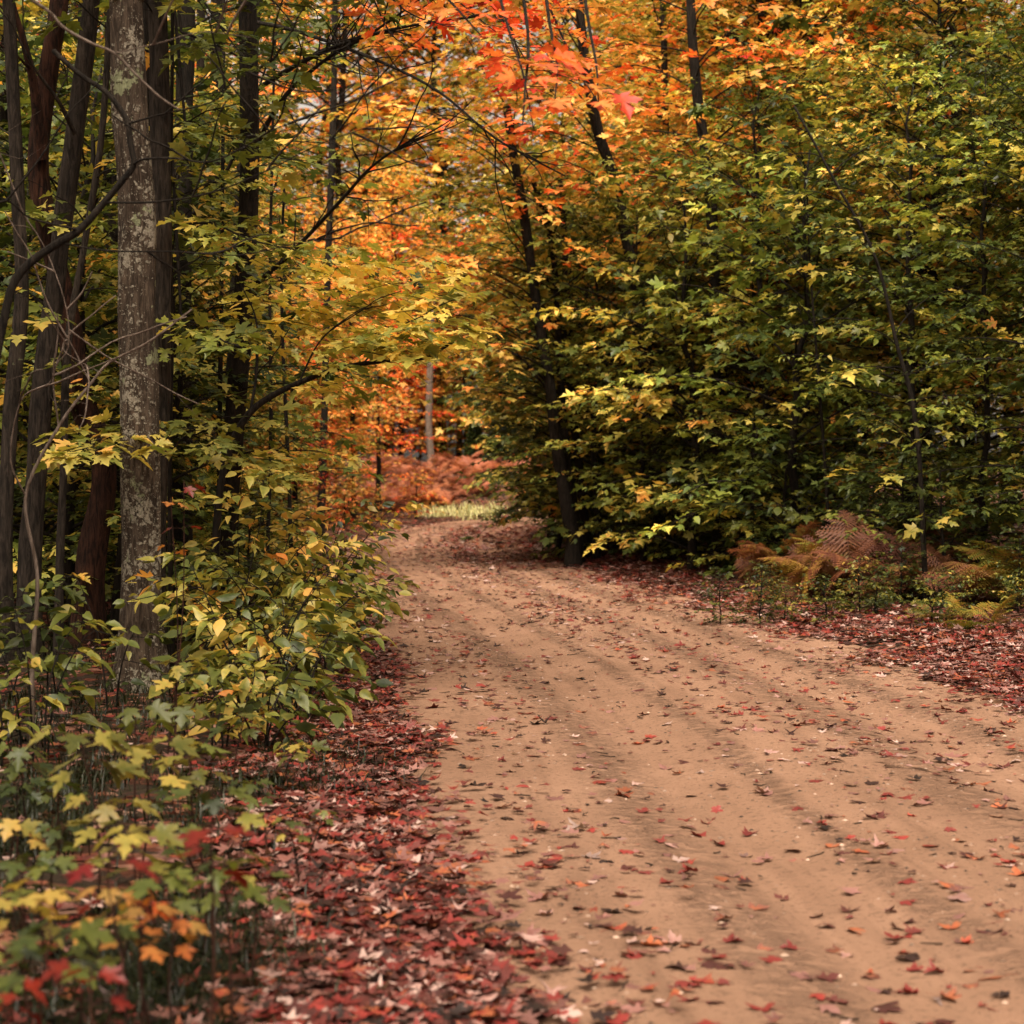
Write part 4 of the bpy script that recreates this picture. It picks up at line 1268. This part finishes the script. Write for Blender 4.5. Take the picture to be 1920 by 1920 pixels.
# young maple whose curved limb carries the yellow green spray over the road
eM, bM, pM = hero_tree('young_maple', 'young maple with a curved black limb and yellow green leaves over the road', [(395, 1230), (405, 1000), (418, 890), (440, 820), (470, 772), (510, 742), (560, 718), (620, 695), (680, 682), (740, 676), (800, 670), (850, 640)], 13.0, .030, M_BARK, taper=.32, sides=10,
                       limbs=[([(470, 772), (482, 690), (480, 600), (455, 540)], 13.0, 13.4, .012, 3), ([(560, 718), (600, 640), (660, 590), (720, 560)], 13.2, 13.8, .008, 2), ([(680, 682), (740, 620), (800, 590), (850, 580)], 13.2, 13.7, .007, 2)])
bag, cm = LeafBag(), MB()
for item in [([(560, 690), (640, 640), (740, 620), (840, 610)], 12.9, 12.6), ([(640, 680), (720, 600), (790, 530), (820, 490)], 13.0, 13.2), ([(700, 675), (780, 640), (840, 620), (880, 615)], 13.0, 12.8), ([(500, 560), (560, 500), (640, 490), (720, 500)], 13.2, 13.6), ([(480, 660), (540, 600), (600, 560), (680, 530)], 13.4, 14.0), ([(600, 640), (660, 560), (720, 510), (780, 480)], 13.4, 14.2), ([(680, 682), (740, 610), (800, 560), (850, 540)], 13.4, 14.0), ([(560, 700), (620, 640), (700, 610), (760, 600)], 13.3, 13.6),
                   ([(620, 620), (690, 560), (760, 540), (830, 520)], 13.8, 14.4), ([(470, 640), (500, 540), (560, 480), (640, 450)], 13.6, 14.4), ([(740, 660), (790, 630), (830, 600), (860, 590)], 13.2, 13.4), ([(520, 730), (600, 700), (660, 660), (720, 650)], 13.2, 13.0),
                   None, ([(440, 800), (400, 800), (360, 810), (340, 830)], 12.6, 12.0), ([(430, 850), (470, 860), (500, 880), (520, 890)], 12.6, 12.0), ([(330, 800), (240, 800), (180, 830), (150, 850)], 12.2, 11.0), ([(420, 830), (390, 790), (370, 800), (400, 830)], 12.2, 11.6)]:
    if item is None:
        bag.emit(cm, MAPLE_FINE, 0, .2, .3)
        link('crown', cm.mesh('crown', [M_LEAF, M_BARK]), eM, (.42, .24, 1.9))  # leaf value raised so this spray reads as lit
        bag, cm = LeafBag(), MB()
        continue
    pts, d, d2 = item
    leaf_limb(bag, cm, photo_path(pts, d, 10, d2) - bM, .085, .075, .125, .12, .5)
bag.emit(cm, MAPLE_FINE, 0, .2, .3)

link('crown', cm.mesh('crown', [M_LEAF, M_BARK]), eM, (.38, .28, .9))  # lower leaf value paints this cluster as less lit

# orange and red leaved twigs hanging into the top of the view
for lab, t, d, segs, size in [('red orange maple whose leafy twigs hang into the top centre', .77, 12.5, [([(560, -160), (680, -60), (760, 20), (840, 50)], 0), ([(700, -140), (800, -50), (880, 20), (930, 60)], 0), ([(820, -130), (900, -30), (960, 70), (990, 120)], 0), ([(620, -120), (690, -20), (730, 60), (770, 90)], 0), ([(900, -120), (960, 60), (985, 160), (1000, 240)], 0), ([(1000, -60), (1050, 60), (1090, 140), (1120, 190)], 0), ([(900, -200), (930, -40), (955, 60), (985, 150)], 7.6), ([(960, -140), (990, 60), (985, 160), (980, 235)], 8.0), ([(1080, -160), (1100, 20), (1118, 120), (1122, 190)], 8.4), ([(1010, -120), (1030, 40), (1045, 120), (1040, 190)], 8.2), ([(700, -200), (790, -60), (860, 20), (905, 70)], 8.6)], .115),
                              ('green leaved maple limb hanging into the top left of centre', .27, 12.0, [([(380, -150), (450, -60), (520, 10), (560, 60)], 0), ([(450, -160), (560, -90), (640, -30), (700, 30)], 0), ([(330, -160), (360, -40), (420, 60), (470, 120)], 0), ([(340, 60), (420, 90), (480, 130), (540, 160)], 0), ([(350, 260), (420, 250), (480, 290), (560, 300)], 0), ([(330, 420), (400, 420), (470, 450), (560, 470)], 0), ([(340, 600), (380, 610), (420, 640), (460, 650)], 0)], .12)]:
    root = P(segs[0][0][0][0] - 160, 1180, d + 3)
    z0 = float(surf_z(root[0:1], root[1:2])[0])
    e = empty('maple_tree', (root[0], root[1], z0), lab, 'tree')
    b = np.array([root[0], root[1], z0])
    top = P(segs[0][0][0][0] - 100, -420, d + 2)
    tm = MB(); tube(tm, spline([b - [0, 0, .2], (b + top) / 2 + [.15, 0, 0], top, top + [.2, 0, 2.5]], 22) - b, np.linspace(.09, .05, 22), 10, bumpy=.1)
    cm, bag = MB(), LeafBag()
    for pts, sd in segs:
        q = photo_path(pts, (sd or d) + .8, 10, (sd or d) - .4) - b
        j = spline([top - b, (top - b + q[0]) / 2 + [0, 0, .1], q[0]], 8)
        tube(tm, np.vstack([j, q[1:]]), np.linspace(.016, .003, 17), 5)
        leaf_limb(bag, cm, q, .32 if sd else .13 if t > .5 else .10, .2 if sd else .11 if t > .5 else .085, size, .55 if sd else .15, .16 if sd else .34)
    bag.emit(cm, MAPLE_FINE)
    link('trunk', tm.mesh('trunk', [M_BARK]), e)
    link('crown', cm.mesh('crown', [M_LEAF, M_BARK]), e, (t, .3, 1.25))


# ------------------------------------------------------------------ roadside shrubs with oval leaves
def shrub(px, py, d, hgt, width, nst, tone, spread, label, group, size=.095, shape=OVAL, val=1.0):
    nst = max(2, int(nst * .72))
    hgt *= 1.12
    x = (px - 960) * d / FPX
    z0 = float(surf_z(np.array([x]), np.array([d]))[0])
    e = empty('shrub', (x, d, z0), label, 'shrub', group)
    sm, fm, bag = MB(), MB(), LeafBag()
    for i in range(nst):
        az = R.random() * 6.283
        L = hgt * (.65 + .5 * R.random())
        p0 = np.array([R.normal(0, width * .15), R.normal(0, width * .15), -.05])
        q = limb(p0, az, 1.25 + .2 * R.random(), L, .75 + .6 * R.random(), 8, .2)
        q[:, :2] = p0[:2] + (q[:, :2] - p0[:2]) * width / hgt * 1.5
        tube(sm, q, np.linspace(.0065, .002, 8), 5)
        leaf_limb(bag, fm, q, .085, .062, size, .28, .34, 1, .3, .5)
    bag.emit(fm, shape, 0, .3, .5, .12)
    link('stem', sm.mesh('stem', [M_BARK]), e)
    link('foliage', fm.mesh('foliage', [M_LEAF, M_BARK]), e, (tone, spread, val))


G_S = 'oval leaved shrubs along the left roadside'
for a in [(470, 0, 12.2, 1.35, .7, 15, .38, .42, 'tall yellowing oval leaved shrub right of the lichen covered trunk'),
          (540, 0, 11.6, 1.05, .65, 15, .36, .40, 'yellow green oval leaved shrub at the road corner below the curved limb'),
          (590, 0, 13.0, 1.0, .55, 13, .34, .36, 'oval leaved shrub leaning furthest over the litter on the left'),
          (560, 0, 10.4, .72, .5, 12, .42, .42, 'low golden shrub at the litter edge in front of the tall one'),
          (480, 0, 10.6, .9, .42, 12, .34, .40, 'olive oval leaved shrub in front of the dark brown trunk foot'),
          (620, 0, 15.5, 1.1, .55, 13, .31, .34, 'green shrub standing farthest along the left roadside'),
          (600, 0, 17.5, 1.25, .6, 12, .36, .45, 'mixed green and orange shrub behind the leaning one on the left'),
          (10, 0, 8.7, .80, .3, 6, .31, .30, 'dull green shrub at the left edge in front of the grey trunks'),
          (75, 0, 8.9, .76, .22, 5, .32, .32, 'dull green shrub in front of the shaggy trunk foot'),
          (215, 0, 10.6, .85, .2, 2, .30, .28, 'dull green shrub whose leaves cross the lichen covered trunk'),
          (70, 0, 11.0, .8, .5, 6, .22, .35, 'dark shrub in shade behind the dull green ones'),
          (415, 0, 9.4, .50, .30, 9, .38, .40, 'low yellowing shrub right of the lichen covered trunk foot'),
          (500, 0, 9.4, .55, .45, 9, .28, .35, 'low dark shrub at the edge of the red litter')]:
    shrub(*a[:8], a[8], G_S)


# ------------------------------------------------------------------ maple seedlings in the left foreground
def seedling(px, py, d, nl, tone, spread, size, label, val=1.15, rows=2, dx=0.0):
    top = P(px, py, d)
    bx, by = top[0] + dx + random.gauss(0, .04), d + random.gauss(0, .05)
    z0 = float(surf_z(np.array([bx]), np.array([by]))[0])
    e = empty('maple_seedling', (bx, by, z0), label, 'seedling', 'maple seedlings in the left foreground')
    b = np.array([bx, by, z0])
    st = spline([b - [0, 0, .03], (b + top) / 2 + [random.gauss(0, .03), random.gauss(0, .03), 0], top], 12) - b
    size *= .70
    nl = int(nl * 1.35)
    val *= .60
    sm = MB(); tube(sm, st, np.linspace(.005, .002, 12), 5)
    fm = MB()
    p, a, n, s = [], [], [], []
    for i in range(nl):
        lev = i % rows
        f = 1 - .16 * lev - random.random() * .05
        o = np.array([np.interp(f, np.linspace(0, 1, 12), st[:, q]) for q in range(3)])
        az = i * 2.4 + random.gauss(0, .3)
        pl = size * (.35 + .6 * random.random()) * (1 + .35 * lev)
        d3 = np.array([math.cos(az), math.sin(az), .18 + random.gauss(0, .1)])
        tip = o + d3 * pl
        tube(sm, [o, o + d3 * pl * .5 + [0, 0, .006], tip], [.0018, .0014, .0012], 3)
        p.append(tip); a.append((math.cos(az), math.sin(az), -.35 + random.gauss(0, .15))); n.append((random.gauss(0, .2), -.15 + random.gauss(0, .2), 1)); s.append(size * random.uniform(.75, 1.15))
    leaves(fm, np.array(p), np.array(a), np.array(n), np.array(s), MAPLE_FINE, rnd_tail(nl), R.random(nl), 0, .16, .3)
    link('stem', sm.mesh('stem', [M_ROT]), e)
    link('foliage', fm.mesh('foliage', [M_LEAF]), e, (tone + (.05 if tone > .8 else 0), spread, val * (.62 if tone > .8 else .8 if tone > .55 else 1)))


for a in [(150, 1385, 5.9, 7, .37, .12, .155, 'seedling with broad yellow green leaves spread flat above the dark grass'),
          (270, 1395, 6.2, 6, .45, .22, .14, 'yellowing seedling beside the broad green one'),
          (355, 1400, 6.4, 8, .35, .16, .125, 'olive seedling right of the yellowing one'),
          (255, 1325, 7.0, 3, .32, .10, .14, 'seedling with two grey green leaves at the lichen covered trunk foot'),
          (345, 1325, 7.2, 4, .31, .10, .135, 'pale green seedling right of the lichen covered trunk foot'),
          (210, 1500, 5.4, 8, .47, .12, .115, 'bright yellow seedling in the left foreground'),
          (245, 1560, 5.0, 9, .38, .12, .125, 'pale lime seedling below the bright yellow one'),
          (395, 1545, 4.2, 3, .90, .10, .125, 'seedling with two large red leaves over the green ones'),
          (190, 1600, 4.1, 3, .92, .16, .115, 'crimson seedling low in the left foreground'),
          (400, 1480, 5.2, 7, .28, .30, .10, 'green seedling with orange tinted leaves by the litter'),
          (420, 1610, 4.7, 7, .29, .12, .11, 'soft green seedling under the large red leaves'),
          (290, 1640, 4.5, 8, .27, .14, .10, 'mid green seedling between crimson and soft green ones'),
          (205, 1665, 4.5, 7, .58, .20, .095, 'golden orange seedling below the crimson one'),
          (40, 1680, 4.4, 9, .50, .18, .10, 'yellow seedling at the left edge near the bottom'),
          (95, 1745, 4.1, 8, .22, .10, .115, 'blue green seedling at the bottom left'),
          (30, 1540, 5.6, 5, .46, .30, .10, 'yellow and rust seedling at the left edge'),
          (80, 1620, 5.0, 7, .26, .14, .105, 'green seedling left of the crimson one'),
          (260, 1700, 4.3, 7, .66, .24, .085, 'rust orange seedling low in the litter'),
          (330, 1720, 4.4, 5, .70, .20, .08, 'brown orange seedling right of the rust one'),
          (170, 1810, 3.9, 4, .88, .14, .08, 'small red seedling near the bottom left corner'),
          (20, 1850, 3.8, 3, .85, .18, .08, 'red seedling cut by the bottom left corner'),
          (40, 1400, 6.8, 7, .27, .20, .11, 'dull green seedling at the left edge below the shrubs'),
          (560, 1400, 8.2, 7, .42, .20, .11, 'yellow seedling under the roadside shrub by the litter'),
          (460, 1340, 8.0, 7, .36, .24, .11, 'olive seedling under the low dark shrub'),
          (330, 1240, 8.6, 8, .43, .12, .125, 'bright yellow green seedling beside the lichen covered trunk'),
          (345, 900, 9.0, 3, .90, .06, .10, 'tall seedling with a single crimson leaf beside the lichen covered trunk'),
          (320, 935, 9.0, 3, .68, .10, .09, 'tall seedling with orange leaves beside the lichen covered trunk'),
          (110, 1465, 6.6, 8, .20, .20, .085, 'dark green seedling in the shade behind the bright yellow one'),
          (30, 1470, 6.4, 7, .16, .20, .085, 'darkest green seedling at the left edge in the shade'),
          (320, 1480, 6.5, 8, .22, .22, .08, 'shaded green seedling between the yellow one and the litter'),
          (470, 1470, 6.8, 7, .27, .30, .08, 'small green seedling at the litter edge under the shrubs'),
          (540, 1540, 6.2, 6, .33, .40, .065, 'tiny mottled seedling standing in the red litter'),
          (610, 1520, 6.9, 5, .30, .45, .06, 'tiny rust and green seedling nearest the road in the litter'),
          (120, 1550, 5.6, 8, .19, .16, .085, 'low green seedling left of the lime one'),
          (350, 1590, 5.3, 8, .24, .20, .08, 'low green seedling right of the lime one'),
          (40, 1610, 5.0, 8, .17, .16, .085, 'low dark green seedling at the left edge'),
          (480, 1640, 5.0, 6, .30, .30, .075, 'loose green seedling at the inner edge of the litter'),
          (180, 1750, 4.3, 8, .20, .18, .08, 'dark green seedling under the golden orange one'),
          (10, 1780, 4.1, 7, .24, .2, .08, 'green seedling cut by the left edge near the bottom')]:
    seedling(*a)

# ------------------------------------------------------------------ light
SUN_EL, SUN_AZ = math.radians(64), math.radians(188)       # azimuth measured clockwise from straight ahead
w = bpy.data.worlds.new('World')
sc.world = w
w.use_nodes = True
g = NT(w.node_tree)
bg = w.node_tree.nodes['Background']
sky = g.n('ShaderNodeTexSky', sky_type='NISHITA', sun_disc=False, sun_elevation=SUN_EL, sun_rotation=SUN_AZ, dust_density=4.0, air_density=1.0, ozone_density=.6)
hs = g.n('ShaderNodeHueSaturation', {'Color': sky.outputs[0], 'Saturation': .03})
tint = g.mix(1.0, hs.outputs[0], (1.0, .88, .74, 1), 'MULTIPLY')
w.node_tree.links.new(tint, bg.inputs[0])
bg.inputs[1].default_value = .08
sl = bpy.data.lights.new('sun', 'SUN')
sl.energy = 3.2
sl.angle = math.radians(50)
sl.color = (1.0, .88, .72)
so = bpy.data.objects.new('sun', sl)
COL.objects.link(so)
dv = Vector((math.sin(SUN_AZ) * math.cos(SUN_EL), math.cos(SUN_AZ) * math.cos(SUN_EL), math.sin(SUN_EL)))
so.rotation_euler = dv.to_track_quat('Z', 'Y').to_euler()

sc.view_settings.view_transform = 'Standard'
sc.view_settings.look = 'None'
sc.view_settings.exposure = 1.4
sc.view_settings.gamma = 1.0
sc.render.engine = 'CYCLES'
cy = sc.cycles
cy.max_bounces = 6
cy.diffuse_bounces = 4
cy.glossy_bounces = 2
cy.transmission_bounces = 4
cy.transparent_max_bounces = 4
cy.sample_clamp_indirect = 6
cy.use_denoising = True
cy.denoiser = 'OPENIMAGEDENOISE'
cy.use_adaptive_sampling = True
cy.adaptive_threshold = .02
